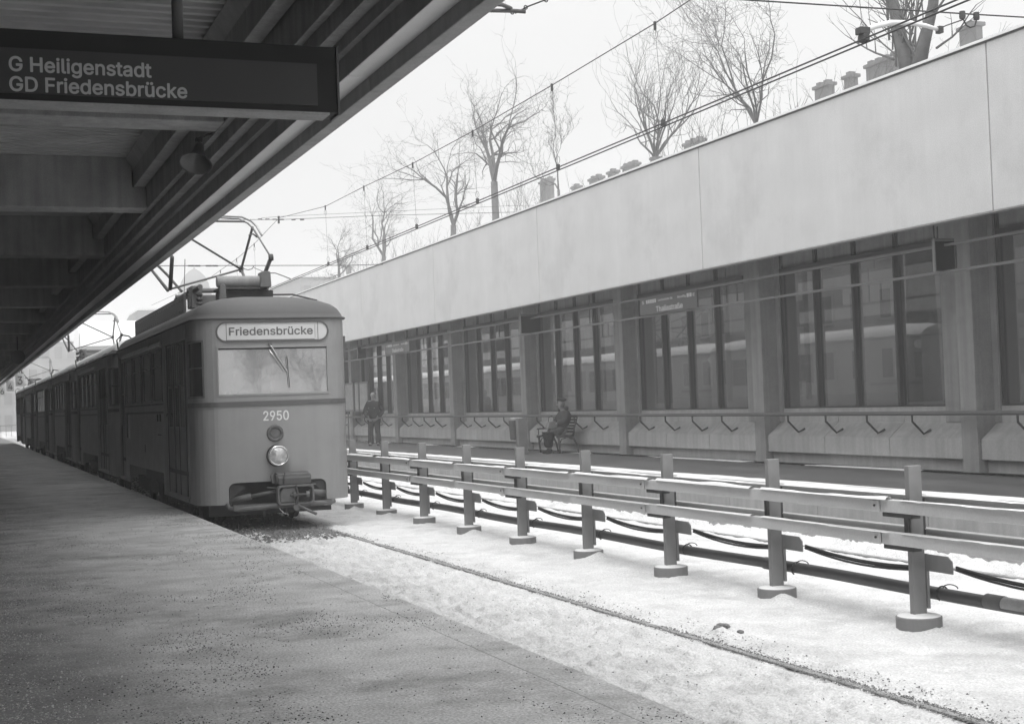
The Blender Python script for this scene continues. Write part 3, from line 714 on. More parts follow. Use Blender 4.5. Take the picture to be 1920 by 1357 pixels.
def shell(L, opens):
    sm = FL+ARC+(L-2*RR)+ARC+FL
    S_ = {-sm, sm, 0}
    for g_ in (-1, 1):
        for i in range(7): S_.add(g_*(FL+ARC*i/6)); S_.add(g_*(FL+ARC+L-2*RR+ARC*i/6))
    Z_ = {ZB0, ZB1, -1.38}
    for o in opens: S_ |= {o[0], o[1]}; Z_ |= {o[2], o[3]}
    S_ = sorted(S_); Z_ = sorted(Z_); T = .045
    S2 = [S_[0]]
    for s in S_[1:]:
        if s-S2[-1] > 1e-5: S2.append(s)
    S_ = S2
    nx, nz = len(S_), len(Z_)
    op = np.zeros((nx-1, nz-1), bool)
    for i in range(nx-1):
        for j in range(nz-1):
            sc, zc = (S_[i]+S_[i+1])/2, (Z_[j]+Z_[j+1])/2
            for o in opens:
                if o[0] < sc < o[1] and o[2] < zc < o[3]: op[i, j] = True
    v = []; 
    for d in (0, T):
        for i in range(nx):
            p = pr_(S_[i], L, d)
            for j in range(nz): v.append((p[0], p[1], Z_[j]))
    N = nx*nz; f = []
    for i in range(nx-1):
        for j in range(nz-1):
            if op[i, j]: continue
            a, b, c, d = i*nz+j, (i+1)*nz+j, (i+1)*nz+j+1, i*nz+j+1
            f += [(a, b, c, d), (a+N, d+N, c+N, b+N)]
            if j == 0 or op[i, j-1]: f.append((a, a+N, b+N, b))
            if j == nz-2 or op[i, j+1]: f.append((d, c, c+N, d+N))
            if i > 0 and op[i-1, j]: f.append((a, d, d+N, a+N))
            if i < nx-2 and op[i+1, j]: f.append((b, b+N, c+N, c))
    mb = MB(); mb.add(v, f); return mb
def roofmesh(L, prof, nz=None, noise=0.):
    sm = FL+ARC+(L-2*RR)+ARC+FL
    S_ = list(np.linspace(-FL, FL, 9)[1:-1])
    for g_ in (-1, 1):
        S_ += [g_*(FL+ARC*i/8) for i in range(9)]+[g_*(FL+ARC+t) for t in np.linspace(0, L-2*RR, 40)[1:-1]]+[g_*(FL+ARC+L-2*RR+ARC*i/8) for i in range(9)]+[g_*(sm-FL*t) for t in (.75, .5, .25)]
    S_ = sorted(set(S_)); S_.append(sm); n = len(S_); v = []; rs = []
    for (t, z) in prof:
        for s in S_:
            p = pr_(s, L, 0); cy = min(max(p[1], HW), L-HW)
            cx = XC
            x = cx+(p[0]-cx)*(1-t); y = cy+(p[1]-cy)*(1-t)
            zz = z
            if noise: zz += noise*(float(fbm(np.array([x*3.]), np.array([y*2.]), 5)[0]))
            v.append((x, y, zz))
    f = []
    for i in range(len(prof)-1):
        for k in range(n):
            k2 = (k+1) % n; f.append((i*n+k, i*n+k2, (i+1)*n+k2, (i+1)*n+k))
    mb = MB(); mb.add(v, f)
    return mb
def tram(kind, L, D0, label, front_detail, nwin=4):
    t = empty('tram_car', (XC, 0, ZG), label, 'tram car', None if front_detail else 'following cars of the tram train')
    dw = 2.6 if front_detail else 2.55
    d1a, d1b = S_of_y(D0), S_of_y(D0+dw)
    d2a, d2b = S_of_y(L-1.42), S_of_y(L-.38)
    wa, wb = D0+dw+.13, L-1.55
    opens = [(d1a, d1b, -1.38, 1.23), (d2a, d2b, -1.38, 1.20)]
    ww = (wb-wa)/nwin; wins = [(wa+ww*i+.07, wa+ww*(i+1)-.07) for i in range(nwin)]
    for a, b in wins: opens += [(S_of_y(a), S_of_y(b), .19, 1.10), (-S_of_y(b), -S_of_y(a), .19, 1.10)]
    opens += [(1.05, S_of_y(D0-.16) if D0 < 1.2 else S_of_y(D0-.5), .19, 1.06)]
    opens += [(-.86, .865, .20, .955)]                               # windscreen
    opens += [(-.76, .735, -1.42, -1.10)]                            # front apron cut-out
    opens += [(S_of_y(D0+dw+.35), S_of_y(L-2.1), -1.42, -1.055), (-S_of_y(L-2.1), -S_of_y(D0+dw+.35), -1.42, -1.055)]
    body = shell(L, opens)
    # rounded corners of the cut-outs
    for g_, s in ((1, .735), (-1, -.76)):
        c = (s-g_*.10); fan = [(s, -1.10)]+[(c+g_*.10*math.cos(a), -1.20+.10*math.sin(a)) for a in np.linspace(0, math.pi/2, 7)]
        v = [(XC-q[0], .0005, q[1]) for q in fan]+[(XC-q[0], .045, q[1]) for q in fan]; n = len(fan)
        body.add(v, [(0, i, i+1) for i in range(1, n-1)]+[(n, n+i+1, n+i) for i in range(1, n-1)]+[(i, i+1, i+1+n, i+n) for i in range(1, n-1)])
        c = -1.42+.12                                               # lower outer corner of apron swept round
    body.build('body', 'red', t)
    mb = MB(); cpanel(mb, -S_of_y(D0-.07), S_of_y(D0-.07), .046, .120, L, -.012, .0, n=26)
    mb.build('belt_strip', 'strip', t)
    mb = MB(); sE = S_of_y(L-.36)
    for a, b in ((S_of_y(D0+dw+.05), S_of_y(L-1.5)),): cpanel(mb, a, b, .128, .16, L, -.02, 0)
    cpanel(mb, S_of_y(D0+dw+.05), S_of_y(L-1.5), -.02, .02, L, -.004, 0)
    mb.build('window_rail', 'strip', t)
    # gutter and domed roof
    rf = roofmesh(L, [(-.022, 1.355), (-.032, 1.365), (-.032, 1.385), (-.012, 1.395), (.0, 1.40), (.02, 1.455), (.06, 1.53), (.13, 1.60), (.26, 1.665), (.45, 1.725), (.7, 1.765), (.9, 1.78), (.999, 1.782)]).build('roof', 'troof', t, smooth=True)
    mb = MB(); cpanel(mb, -S_of_y(L*.5), S_of_y(L*.5), 1.372, 1.380, L, -.046, -.03, n=40); gut = mb.build('gutter', 'strip', t)
    if not front_detail:
        sn = roofmesh(L, [(.01, 1.42), (.03, 1.50), (.07, 1.57), (.13, 1.635), (.26, 1.70), (.45, 1.755), (.7, 1.80), (.9, 1.81), (.999, 1.815)], noise=.05)
        sn.build('roof_snow', 'roofsnow', t, smooth=True)
    # letterboard facing over the door
    mb = MB(); cpanel(mb, S_of_y(D0-.02), S_of_y(D0+dw+.02), 1.12, 1.35, L, -.03, -.002); mb.build('door_header', 'red', t)
    # doors: folding leaves
    for (ya, yb, nl) in ((D0, D0+dw, 4), (L-1.42, L-.38, 2)):
        dr = MB(); cpanel(dr, S_of_y(ya)+.0, S_of_y(yb), -1.40, -1.36, L, -.02, .10); door = dr.build('door', 'red', t)
        lw = (yb-ya)/nl
        for i in range(nl):
            a, b = ya+lw*i, ya+lw*(i+1); dd = .075 if i % 2 == 0 else .055
            lf = MB()
            x0 = XC-HW+dd; x1 = x0+.035
            lf.box(x0, x1, a+.012, a+.07, -1.355, 1.225); lf.box(x0, x1, b-.07, b-.012, -1.355, 1.225)
            lf.box(x0, x1, a+.07, b-.07, -1.355, -.25); lf.box(x0, x1, a+.07, b-.07, 1.10, 1.225); lf.box(x0, x1, a+.07, b-.07, .40, .44)
            o = lf.build('leaf', 'door', door, bevel=.006)
            MB().box(x0+.012, x0+.018, a+.07, b-.07, -.25, 1.10).build('pane', 'tglass', door)
            MB().box(x0-.006, x1, b-.012, b+.012, -1.35, 1.22).build('rubber_seal', 'rubber', door)
        MB().tube([(XC-HW+.02, yb-.06, -.9), (XC-HW+.02, yb-.06, .9)], .013, 8).build('grab_rail', 'steel', door)
    for ya in (D0-.07, D0+dw+.05):
        mb = MB(); cpanel(mb, S_of_y(ya)-.02, S_of_y(ya)+.02, -1.36, 1.25, L, -.014, 0); mb.build('door_pillar', 'red', t, bevel=.003)
    # side windows
    for i, (a, b) in enumerate(wins):
        for g_ in (1, -1):
            fr = MB(); sa, sb_ = sorted((g_*S_of_y(a), g_*S_of_y(b)))
            cpanel(fr, sa, sa+.035, .19, 1.10, L, -.004, .03); cpanel(fr, sb_-.035, sb_, .19, 1.10, L, -.004, .03)
            cpanel(fr, sa+.035, sb_-.035, .19, .215, L, -.004, .03); cpanel(fr, sa+.035, sb_-.035, 1.075, 1.10, L, -.004, .03); cpanel(fr, sa+.035, sb_-.035, .80, .815, L, .0, .03)
            w = fr.build('window', 'door', t)
            for q_ in (sa, sb_-.035): p = MB(); cpanel(p, q_-.006, q_+.041, .185, 1.105, L, -.007, .0); p.build('window_post', 'rubber', w)
            p = MB(); cpanel(p, sa+.035, sb_-.035, .215, 1.075, L, .015, .02); p.build('pane', 'tglass', w)
        # little rain hood / ventilator above each window
        x0 = XC-HW
        MB().prism([(x0, 1.235), (x0-.035, 1.215), (x0-.055, 1.14), (x0-.035, 1.125), (x0, 1.13)], a-.02, b+.02).build('ventilator', 'conc', t, bevel=.004)
    # cab corner window (platform side)
    sa, sb_ = 1.05, (S_of_y(D0-.16) if D0 < 1.2 else S_of_y(D0-.5))
    fr = MB()
    cpanel(fr, sa, sa+.03, .19, 1.06, L, -.014, .03); cpanel(fr, sb_-.03, sb_, .19, 1.06, L, -.014, .03)
    cpanel(fr, sa+.03, sb_-.03, .19, .22, L, -.014, .03, n=6); cpanel(fr, sa+.03, sb_-.03, 1.03, 1.06, L, -.014, .03, n=6); cpanel(fr, sa+.03, sb_-.03, .635, .655, L, -.006, .03, n=6)
    w = fr.build('cab_window', 'coup', t)
    p = MB(); cpanel(p, sa+.03, sb_-.03, .22, 1.03, L, .012, .016, n=6); p.build('pane', 'tglass', w)
    # floor, bulkhead and underframe
    MB().box(XC-HW+.05, XC+HW-.05, .4, L-.1, -1.02, -.95).build('floor', 'iron', t)
    MB().box(XC-HW+.06, XC+HW-.06, .95 if D0 < 1.2 else 1.2, 1.0 if D0 < 1.2 else 1.25, -.95, 1.36).build('cab_bulkhead', 'coup', t)
    for yy in (2.9, L-2.9):
        for g_ in (-1, 1):
            wx = XC+g_*.72
            MB().lathe([(0, -.05), (.12, -.05), (.30, -.04), (.33, -.035), (.33, .03), (.36, .045), (.36, .06), (0, .06)], (wx, yy+.75, ZG+.04+.33), (-1*g_, 0, 0), 28).build('wheel', 'iron', t)
            MB().lathe([(0, -.05), (.12, -.05), (.30, -.04), (.33, -.035), (.33, .03), (.36, .045), (.36, .06), (0, .06)], (wx, yy-.75, ZG+.04+.33), (-1*g_, 0, 0), 28).build('wheel', 'iron', t)
    MB().box(XC-.9, XC+.9, 2.6, L-2.6, -1.35, -1.03).box(XC-.95, XC-.85, 1.6, 4.2, -1.55, -1.3).box(XC-.95, XC-.85, L-4.2, L-1.6, -1.55, -1.3).build('underframe', 'iron', t)
    # hand loop at the roof edge by the rear door
    MB().tube([(XC-HW+.03, L-.36, 1.28), (XC-HW-.02, L-.40, 1.62), (XC-HW+.08, L-.47, 1.73), (XC-HW+.22, L-.55, 1.70), (XC-HW+.3, L-.58, 1.62)], .016, 8).build('roof_cable', 'rubber', t, smooth=True)
    # windscreen
    fr = MB(); a, b, z0, z1 = -.86, .865, .20, .955
    for (q0, q1, r0, r1) in ((a, a+.03, z0, z1), (b-.03, b, z0, z1), (a+.03, b-.03, z0, z0+.035), (a+.03, b-.03, z1-.03, z1)): cpanel(fr, q0, q1, r0, r1, L, -.012, .03, n=4)
    ws = fr.build('windscreen', 'red', t, bevel=.003)
    p = MB(); cpanel(p, a+.03, b-.03, z0+.035, z1-.03, L, .02, .026, n=4); p.build('pane', 'wind', ws)
    p = MB(); cpanel(p, a+.03, b-.03, z1-.05, z1-.03, L, .0, .018, n=4); p.build('seal', 'rubber', ws)
    # stadium destination box
    ds_ = MB(); X0, X1, zc, rz = XC-.862, XC+.868, 1.172, .155
    def stad(r, xr0, xr1, n=12):
        P = [(xr1-r+r*math.cos(t), zc+r*math.sin(t)) for t in np.linspace(-math.pi/2, math.pi/2, n)]+[(xr0+r+r*math.cos(t), zc+r*math.sin(t)) for t in np.linspace(math.pi/2, 3*math.pi/2, n)]
        return P
    rim = stad(rz, X0, X1); rim2 = stad(rz-.022, X0+.022, X1-.022); n = len(rim)
    v = [(q[0], -.022, q[1]) for q in rim]+[(q[0], -.022, q[1]) for q in rim2]+[(q[0], .0, q[1]) for q in rim]+[(q[0], .0, q[1]) for q in rim2]
    f = []
    for i in range(n):
        j = (i+1) % n; f += [(i, j, j+n, i+n), (i, i+2*n, j+2*n, j), (i+n, j+n, j+3*n, i+3*n)]
    ds_.add(v, f); db = ds_.build('destination_box', 'strip', t, smooth=False)
    bl = MB(); v = [(q[0], -.006, q[1]) for q in rim2]; bl.add(v, [tuple(range(n))]); bl.add([(q[0], -.002, q[1]) for q in rim2], [tuple(range(n))]); bl.build('blind', 'blind', db)
    MB().box(X0+.155, X0+.163, -.012, -.007, 1.04, 1.305).box(X1-.171, X1-.163, -.012, -.007, 1.04, 1.305).box(X1-.215, X1-.211, -.010, -.007, 1.07, 1.27).box(X0+.165, X1-.22, -.012, -.007, 1.042, 1.050).build('glazing_bead', 'coup', db)
    if front_detail:
        text('lettering', 'Friedensbrücke', 3.845, 5.125, 1.122, -.010, 'ink', db, bold=.014, depth=.002, capz=.132)
        text('fleet_number', '2950', 4.325, 4.712, -.178, -.006, 'white', t, bold=.014, depth=.003, capz=.16)
    # wiper
    wp = MB().tube([(XC-.05, -.03, .97), (XC-.03, -.045, .93), (XC+.205, -.05, .545)], .013, 8).tube([(XC-.07, -.02, .90), (XC+.17, -.045, .545)], .006, 6).build('wiper', 'chrome', t, smooth=True)
    MB().tube([(XC+.20, -.03, .79), (XC+.215, -.035, .55), (XC+.232, -.03, .31)], .006, 6).build('blade', 'rubber', wp)
    MB().lathe([(0, 0), (.03, 0), (.03, .05), (0, .05)], (XC-.05, 0, .97), (0, -1, 0), 12).build('pivot', 'coup', wp)
    # lamps
    ml = MB().lathe([(.075, 0), (.125, 0), (.13, .012), (.12, .022), (.085, .022), (.08, .01)], (XC-.01, 0, -.378), (0, -1, 0), 32).build('marker_lamp', 'strip', t, smooth=True)
    MB().lathe([(0, .008), (.05, .012), (.082, .004)], (XC-.01, 0, -.378), (0, -1, 0), 28).build('lens', 'coup', ml, smooth=True)
    for a_ in range(6): MB().lathe([(0, .03), (.006, .028), (.008, .02)], (XC-.01+.103*math.cos(a_*1.047), 0, -.378+.103*math.sin(a_*1.047)), (0, -1, 0), 8).build('screw', 'iron', ml)
    hl = MB().lathe([(.165, 0), (.17, .02), (.16, .06), (.155, .10)], (XC+.012, 0, -.715), (0, -1, 0), 36).build('headlight', 'rubber', t, smooth=True)
    MB().lathe([(.156, .07), (.160, .10), (.151, .125), (.133, .128), (.130, .11)], (XC+.012, 0, -.715), (0, -1, 0), 36).build('rim', 'chrome', hl, smooth=True)
    MB().lathe([(0, .15), (.045, .147), (.09, .136), (.131, .115)], (XC+.012, 0, -.715), (0, -1, 0), 36).build('lens', 'lens', hl, smooth=True)
    if front_detail:
        # coupler head
        cp_ = MB()
        def rr(x0, x1, z0, z1, r, n=5):
            P = []
            for (cx_, cz_, a0) in ((x1-r, z1-r, 0), (x0+r, z1-r, 90), (x0+r, z0+r, 180), (x1-r, z0+r, 270)):
                P += [(cx_+r*math.cos(math.radians(a0+90*i/n)), cz_+r*math.sin(math.radians(a0+90*i/n))) for i in range(n+1)]
            return P
        A = rr(4.43, 4.99, -1.455, -1.155, .06); Bq = rr(4.462, 4.958, -1.425, -1.185, .05); n = len(A)
        v = [(q[0], -.36, q[1]) for q in A]+[(q[0], -.36, q[1]) for q in Bq]+[(q[0], -.24, q[1]) for q in A]+[(q[0], -.24, q[1]) for q in Bq]
        f = []
        for i in range(n):
            j = (i+1) % n; f += [(i, j, j+n, i+n), (i, i+2*n, j+2*n, j), (i+n, j+n, j+3*n, i+3*n), (i+2*n, i+3*n, j+3*n, j+2*n)]
        cp_.add(v, f); cpl = cp_.build('coupler', 'coup', t, bevel=.008)
        MB().prism([(4.465, -1.42), (4.72, -1.42), (4.745, -1.30), (4.72, -1.19), (4.52, -1.19), (4.47, -1.26)], -.34, -.22).build('horn_guide', 'coup', cpl, bevel=.02)
        MB().tube([(4.71, -.35, -1.16), (4.735, -.365, -1.30), (4.71, -.37, -1.45)], .022, 8).tube([(4.62, -.37, -1.305), (4.88, -.37, -1.305)], .02, 8).tube([(4.66, -.37, -1.305), (4.70, -.37, -1.305)], .045, 10).build('draw_hook', 'iron', cpl)
        MB().tube([(4.86, -.35, -1.305), (4.91, -.35, -1.305)], .05, 12).build('pin', 'coup', cpl)
        MB().lathe([(0, 0), (.05, 0), (.055, .02), (.05, .05), (0, .05)], (4.71, -.33, -1.49), (0, -1, 0), 16).build('boss', 'coup', cpl)
        MB().tube([(4.74, -.36, -1.47), (4.98, -.50, -1.60)], .022, 8).build('release_lever', 'coup', cpl, smooth=True)
        MB().box(4.69, 4.80, -.24, 1.2, -1.36, -1.24).build('draw_bar', 'iron', cpl)
        eb = MB().prism(rr(4.44, 4.965, -1.15, -.985, .045), -.30, -.02).build('coupler_box', 'coup', t, bevel=.012)
        eb2 = MB().prism([(q[0], q[1]-.75) for q in []] or [(-.33, -1.15), (-.02, -1.15), (-.02, -.975), (-.12, -.965), (-.26, -.99), (-.33, -1.05)], 4.455, 4.95, axis='x').build('box_lid', 'troof', eb, bevel=.01)
        MB().tube([(4.53, -.34, -1.13), (4.53, -.35, -1.05), (4.56, -.32, -.97)], .010, 6).build('strap', 'iron', eb)
        MB().tube([(4.42, -.15, -1.12), (4.40, -.15, -1.02), (4.43, -.15, -.985)], .03, 8).tube([(4.33, -.1, -1.19), (4.45, -.2, -1.20)], .012, 6).tube([(4.98, -.2, -1.17), (5.05, -.2, -1.17)], .012, 6).build('air_cock', 'coup', eb)
        # bumper bar with swept ends
        bp = [(3.74, -.02, -1.42), (3.76, -.10, -1.47), (3.86, -.16, -1.485), (4.2, -.20, -1.475), (4.45, -.22, -1.46)]
        MB().tube(bp, .035, 10).tube([(4.95, -.22, -1.45), (5.3, -.14, -1.46), (5.36, -.05, -1.45)], .035, 10).box(3.8, 5.30, -.19, -.15, -1.50, -1.42).build('bumper', 'coup', t)
        MB().tube([(3.80, .1, -1.37), (4.10, -.02, -1.31)], .050, 12).tube([(4.10, -.02, -1.31), (4.44, -.14, -1.25)], .028, 10).tube([(3.80, .12, -1.42), (3.80, .08, -1.34)], .035, 8).build('damper', 'coup', t, smooth=True)
        MB().tube([(4.99, -.05, -1.30), (5.30, .1, -1.33)], .055, 12).tube([(5.3, .1, -1.30), (5.3, .1, -1.42)], .03, 8).build('damper', 'coup', t, smooth=True)
        MB().prism([(3.79, -1.40), (3.79, -1.13), (3.95, -1.13), (4.05, -1.17), (3.93, -1.24), (3.85, -1.33), (3.82, -1.40)], .05, .09).prism([(5.26, -1.38), (5.26, -1.12), (5.08, -1.12), (5.02, -1.15), (5.14, -1.22), (5.20, -1.31), (5.22, -1.38)], .05, .09).build('wheel_arch', 'iron', t)
        # lifeguard struts below
        for x in (4.30, 4.62): MB().tube([(x, .0, -1.44), (x, .06, -1.60), (x+.03, .12, -1.62)], .035, 8).build('sand_pipe', 'iron', t)
        MB().tube([(4.50, -.1, -1.5), (4.56, -.12, -1.58), (4.63, -.14, -1.60)], .010, 6).tube([(4.52, -.1, -1.58), (4.64, -.13, -1.60)], .009, 6).build('hanging_hook', 'chrome', t)
        MB().box(XC-.95, XC+.95, .5, .56, -1.62, -1.1).build('front_shield', 'iron', t)
        # notices on the side
        x0 = XC-HW
        MB().box(x0-.006, x0-.001, 8.85, 9.15, -.52, -.02).build('side_notice', 'blind', t); MB().box(x0-.03, x0-.001, 9.16, 9.2, -.5, -.0).build('notice_edge', 'rubber', t)
        for yy in (4.0, 4.35): MB().box(x0-.004, x0-.001, yy, yy+.2, -.16, -.03).build('side_number', 'rubber', t)
        MB().box(x0-.004, x0-.001, 4.0, 4.5, -.40, -.385).build('side_mark', 'rubber', t)
        MB().box(x0-.004, x0-.001, 6.3, 6.45, -.75, -.60).build('crest', 'coup', t)
        # door mirror by the cab + strap on the right edge
        MB().tube([(XC+HW+.01, .35, -1.33), (XC+HW+.01, .35, .2)], .006, 6).box(XC+HW+.001, XC+HW+.035, .33, .42, -1.30, -1.26).box(XC+HW+.001, XC+HW+.05, .36, .44, .75, 1.1).build('side_fitting', 'coup', t)
        # roof gear
        MB().lathe([(0, 0), (.085, 0), (.095, .02), (.095, .68), (.085, .70), (0, .70)], (3.93, 1.45, 2.06), (1, 0, 0), 20).build('roof_tank', 'conc', t, smooth=False)
        MB().box(3.95, 4.72, 1.35, 1.9, 1.93, 1.965).box(4.0, 4.85, 1.5, 2.0, 1.80, 1.93).build('roof_frame', 'iron', t, bevel=.01)
        MB().prism([(4.60, 1.955), (4.775, 1.955), (4.765, 2.20), (4.74, 2.215), (4.64, 2.215), (4.615, 2.20)], 1.25, 1.55).build('roof_box', 'coup', t, bevel=.012)
        MB().prism([(3.84, 1.66), (3.96, 1.66), (3.95, 1.94), (3.90, 1.97), (3.86, 1.95)], .75, .83).build('roof_bracket', 'coup', t, bevel=.01)
        b_ = MB().box(3.72, 3.76, 3.6, 10.9, 1.66, 2.03).build('resistor_bank', 'coup', t, bevel=.004)
        for i in range(22):
            y = 3.75+.33*i
            MB().lathe([(0, 0), (.012, 0), (.012, .01), (0, .01)], (3.72, y, 1.76), (-1, 0, 0), 6).build('bolt', 'iron', b_)
            MB().lathe([(0, 0), (.012, 0), (.012, .01), (0, .01)], (3.72, y, 1.95), (-1, 0, 0), 6).build('bolt', 'iron', b_)
        MB().tube([(4.8, 1.6, 1.86), (5.1, 1.2, 1.83), (5.4, .8, 1.70)], .014, 8).build('roof_conduit', 'iron', t, smooth=True)
    if kind == 'motor':
        # double-arm pantograph and its base
        y0 = .0
        pg = MB()
        for p in ([(3.78, 3.6, 2.10), (4.55, 3.6, 2.10)], [(3.78, 5.0, 2.10), (5.0, 5.0, 2.10)], [(3.85, 2.6, 2.08), (3.85, 5.4, 2.08)], [(4.98, 2.6, 2.08), (4.98, 5.4, 2.08)]): pg.tube(p, .045, 10)
        pg.box(3.76, 4.5, 3.3, 3.45, 1.80, 1.98).box(3.80, 3.98, 3.2, 3.7, 1.78, 2.15)
        pan = pg.build('pantograph', 'coup', t)
        K1 = (5.0, 2.30, 2.545); K2 = (5.0, 5.0, 2.61); H = (4.93, 3.45, 3.20); HL = (3.48, 3.45, 3.22)
        K1l = (3.36, 2.30, 2.545); K2l = (3.36, 5.0, 2.61)
        for q0, q1, r0, r1 in (((4.98, 3.2, 2.14), K1, .036, .034), ((3.44, 3.2, 2.10), K1l, .036, .034), ((4.98, 4.1, 2.12), K2, .03, .026), ((3.44, 3.5, 2.10), K2l, .03, .026)):
            MB().tube([q0, q1], [r0, r1], 10).build('lower_arm', 'coup', pan, smooth=True)
        MB().tube([K2, (3.46, 3.6, 2.12)], .018, 8).build('lower_brace', 'coup', pan, smooth=True)
        for q0, q1, r0 in ((K1, H, .015), (K1l, HL, .015), (K2, H, .024), (K2l, HL, .024)):
            MB().tube([q0, q1], r0, 8).build('upper_arm', 'coup', pan, smooth=True)
        MB().tube([K2, HL], .020, 8).build('upper_brace', 'coup', pan, smooth=True)
        for q in (K1, K2): MB().lathe([(0, -.05), (.04, -.05), (.045, 0), (.04, .05), (0, .05)], q, (0, .3, 1), 10).build('knee_joint', 'iron', pan, smooth=True)
        for yy, dz in ((3.3, 0), (3.6, .01)):
            hh = [(3.1, yy, 3.12), (3.25, yy, 3.28), (3.42, yy, 3.36+dz), (4.4, yy, 3.375+dz), (4.72, yy, 3.36+dz), (4.88, yy, 3.29), (4.97, yy, 3.20), (5.0, yy-.3, 3.0)]
            MB().tube(hh, .017, 8).build('collector_bow', 'steel', pan, smooth=True)
        MB().tube([(3.6, 3.45, 3.30), (4.80, 3.45, 3.30)], .018, 8).tube([(4.85, 3.42, 3.05), (4.93, 3.42, 3.08), (5.0, 3.42, 3.02)], .014, 6).build('bow_carrier', 'coup', pan, smooth=True)
        MB().tube([(3.82, 4.2, 2.1), (3.86, 4.25, 2.72)], .007, 6).tube([(3.75, 4.0, 2.12), (3.55, 4.3, 2.44), (3.4, 4.4, 2.62)], .024, 8).build('spring_rod', 'coup', pan)
        for x in (3.85, 4.98):
            for yy in (2.7, 5.2): MB().lathe([(.03, 0), (.06, .02), (.035, .06), (.06, .10), (.035, .14), (.06, .18), (.03, .22), (0, .22)], (x, yy, 1.84 if x > 4.5 else 1.78), (0, 0, 1), 12).build('insulator', 'iron', pan)
    return t
L0 = 11.2
car1 = tram('motor', L0, .9, 'front tram car numbered 2950 showing Friedensbrücke, with round headlight and raised pantograph', True)
carM = tram('motor', L0, 1.65, 'third tram car with snow on its roof and the far raised pantograph', False)
carT = tram('trailer', L0, 1.65, 'second tram car, directly behind car 2950, snow covered roof', False)
bpy.context.view_layer.update()
def tree_copy(o, dy, label=None):
    r = o.copy(); COL.objects.link(r); r.location = o.location+Vector((0, dy, 0))
    if label: r['label'] = label
    def rec(src, dst):
        for ch in src.children:
            c = ch.copy(); COL.objects.link(c); c.parent = dst; c.matrix_parent_inverse = ch.matrix_parent_inverse.copy(); rec(ch, c)
    rec(o, r); return r
PIT = 11.75
tree_copy(carT, 21.5+3*PIT, 'fourth tram car, between the two cars with pantographs')
tree_copy(carT, 21.5+4*PIT, 'fifth tram car, a narrow strip far down the platform')
tree_copy(carM, 21.5+5*PIT, 'last tram car at the far end of the train')
car1.location.y += 21.5; carT.location.y += 21.5+PIT; carM.location.y += 21.5+2*PIT
# ================================================================== OVERHEAD LINE
cw = empty('contact_wire', (10.1, 20, 4.1), 'pair of dark contact wires slanting over the far track', 'wire')
for dx in (0, .06): MB().tube([(10.06+dx, y, 4.10-.03*(dx > 0)) for y in (-10, 14, 28, 45, 62, 90, 140)], .011, 6).build('wire', 'cable', cw)
mw = empty('messenger_wire', (10.1, 20, 5.6), 'carrying wire with hanging droppers above the far track', 'wire')
mwp = [(10.1, 10, 6.3), (10.1, 14.04, 5.98), (10.1, 18.18, 5.73), (10.1, 19.33, 5.68), (10.1, 23.4, 5.62), (10.1, 27.63, 5.59), (10.1, 31.8, 5.62), (10.1, 36.1, 5.73), (10.1, 40.3, 5.8), (10.1, 46.6, 6.3), (10.1, 50.9, 5.93), (10.1, 54.4, 5.76), (10.1, 61.4, 5.59), (10.1, 80, 5.9)]
MB().tube(mwp, .009, 6).build('wire', 'cable', mw)
for y, zt in ((14.2, 5.95), (19.33, 5.68), (23.4, 5.62), (27.63, 5.59), (31.8, 5.62), (36.1, 5.73), (40.3, 5.8), (50.9, 5.93), (54.4, 5.76), (58, 5.66)):
    d = MB().tube([(10.1, y, zt), (10.1, y-.15, 4.13)], .0035, 5).build('dropper', 'cable', mw)
    MB().box(10.085, 10.115, y-.02, y+.02, zt-.10, zt+.03).tube([(10.1+.04*math.sin(t), y, zt-.17+.07*math.cos(t)) for t in np.linspace(0, 6.28, 10)], .004, 4).build('clamp', 'iron', d)
    MB().box(10.07, 10.13, y-.17, y-.13, 4.07, 4.17).tube([(10.1+.04*math.sin(t), y-.15, 4.25+.07*math.cos(t)) for t in np.linspace(0, 6.28, 10)], .004, 4).build('clamp', 'iron', d)
sw = empty('span_wire', (10, 14.04, 4.5), 'near cross span wire carrying the pale curved pull-off arm', 'wire', 'span wires over the tracks')
MB().tube([(4.0, 14.04, 4.42), (8.45, 14.04, 4.47), (11.7, 14.04, 4.515), (22, 14.04, 4.7)], .009, 6).build('wire', 'cable', sw)
for x in (11.55, 11.76): MB().lathe([(0, 0), (.035, 0), (.04, .03), (.035, .09), (0, .09)], (x, 14.04, 4.45), (0, 0, 1), 12).build('insulator', 'iron', sw)
MB().tube([(11.56+.0, 14.04, 4.45), (11.60, 14.04, 4.37), (11.66, 14.04, 4.35), (11.73, 14.04, 4.37), (11.76, 14.04, 4.45)], .010, 6).tube([(11.56, 14.04, 4.44), (11.30, 14.04, 4.35), (11.19, 14.04, 4.30)], .008, 6).build('stirrup', 'iron', sw)
pa = empty('pull_off_arm', (10.6, 14.04, 4.3), 'pale curved pull-off arm clamped to the contact wire at the upper right', 'arm', 'pull-off arms')
pts_ = [(10.10, 14.04, 4.20), (10.25, 14.04, 4.27), (10.5, 14.04, 4.335), (10.75, 14.04, 4.35), (11.0, 14.04, 4.33), (11.2, 14.04, 4.29)]
MB().tube(pts_, [.032, .034, .034, .030, .026, .022], 10).build('arm', 'soffit_l', pa, smooth=True)
MB().box(10.02, 10.16, 13.98, 14.10, 4.165, 4.25).box(10.06, 10.14, 13.97, 14.11, 4.08, 4.165).build('clamp', 'iron', pa, bevel=.01)
MB().box(11.17, 11.23, 14.0, 14.08, 4.25, 4.33).build('end_clamp', 'iron', pa)
s2 = empty('span_wire', (10, 45.15, 4.5), 'far lower span wire with small insulators above the tram roof', 'wire', 'span wires over the tracks')
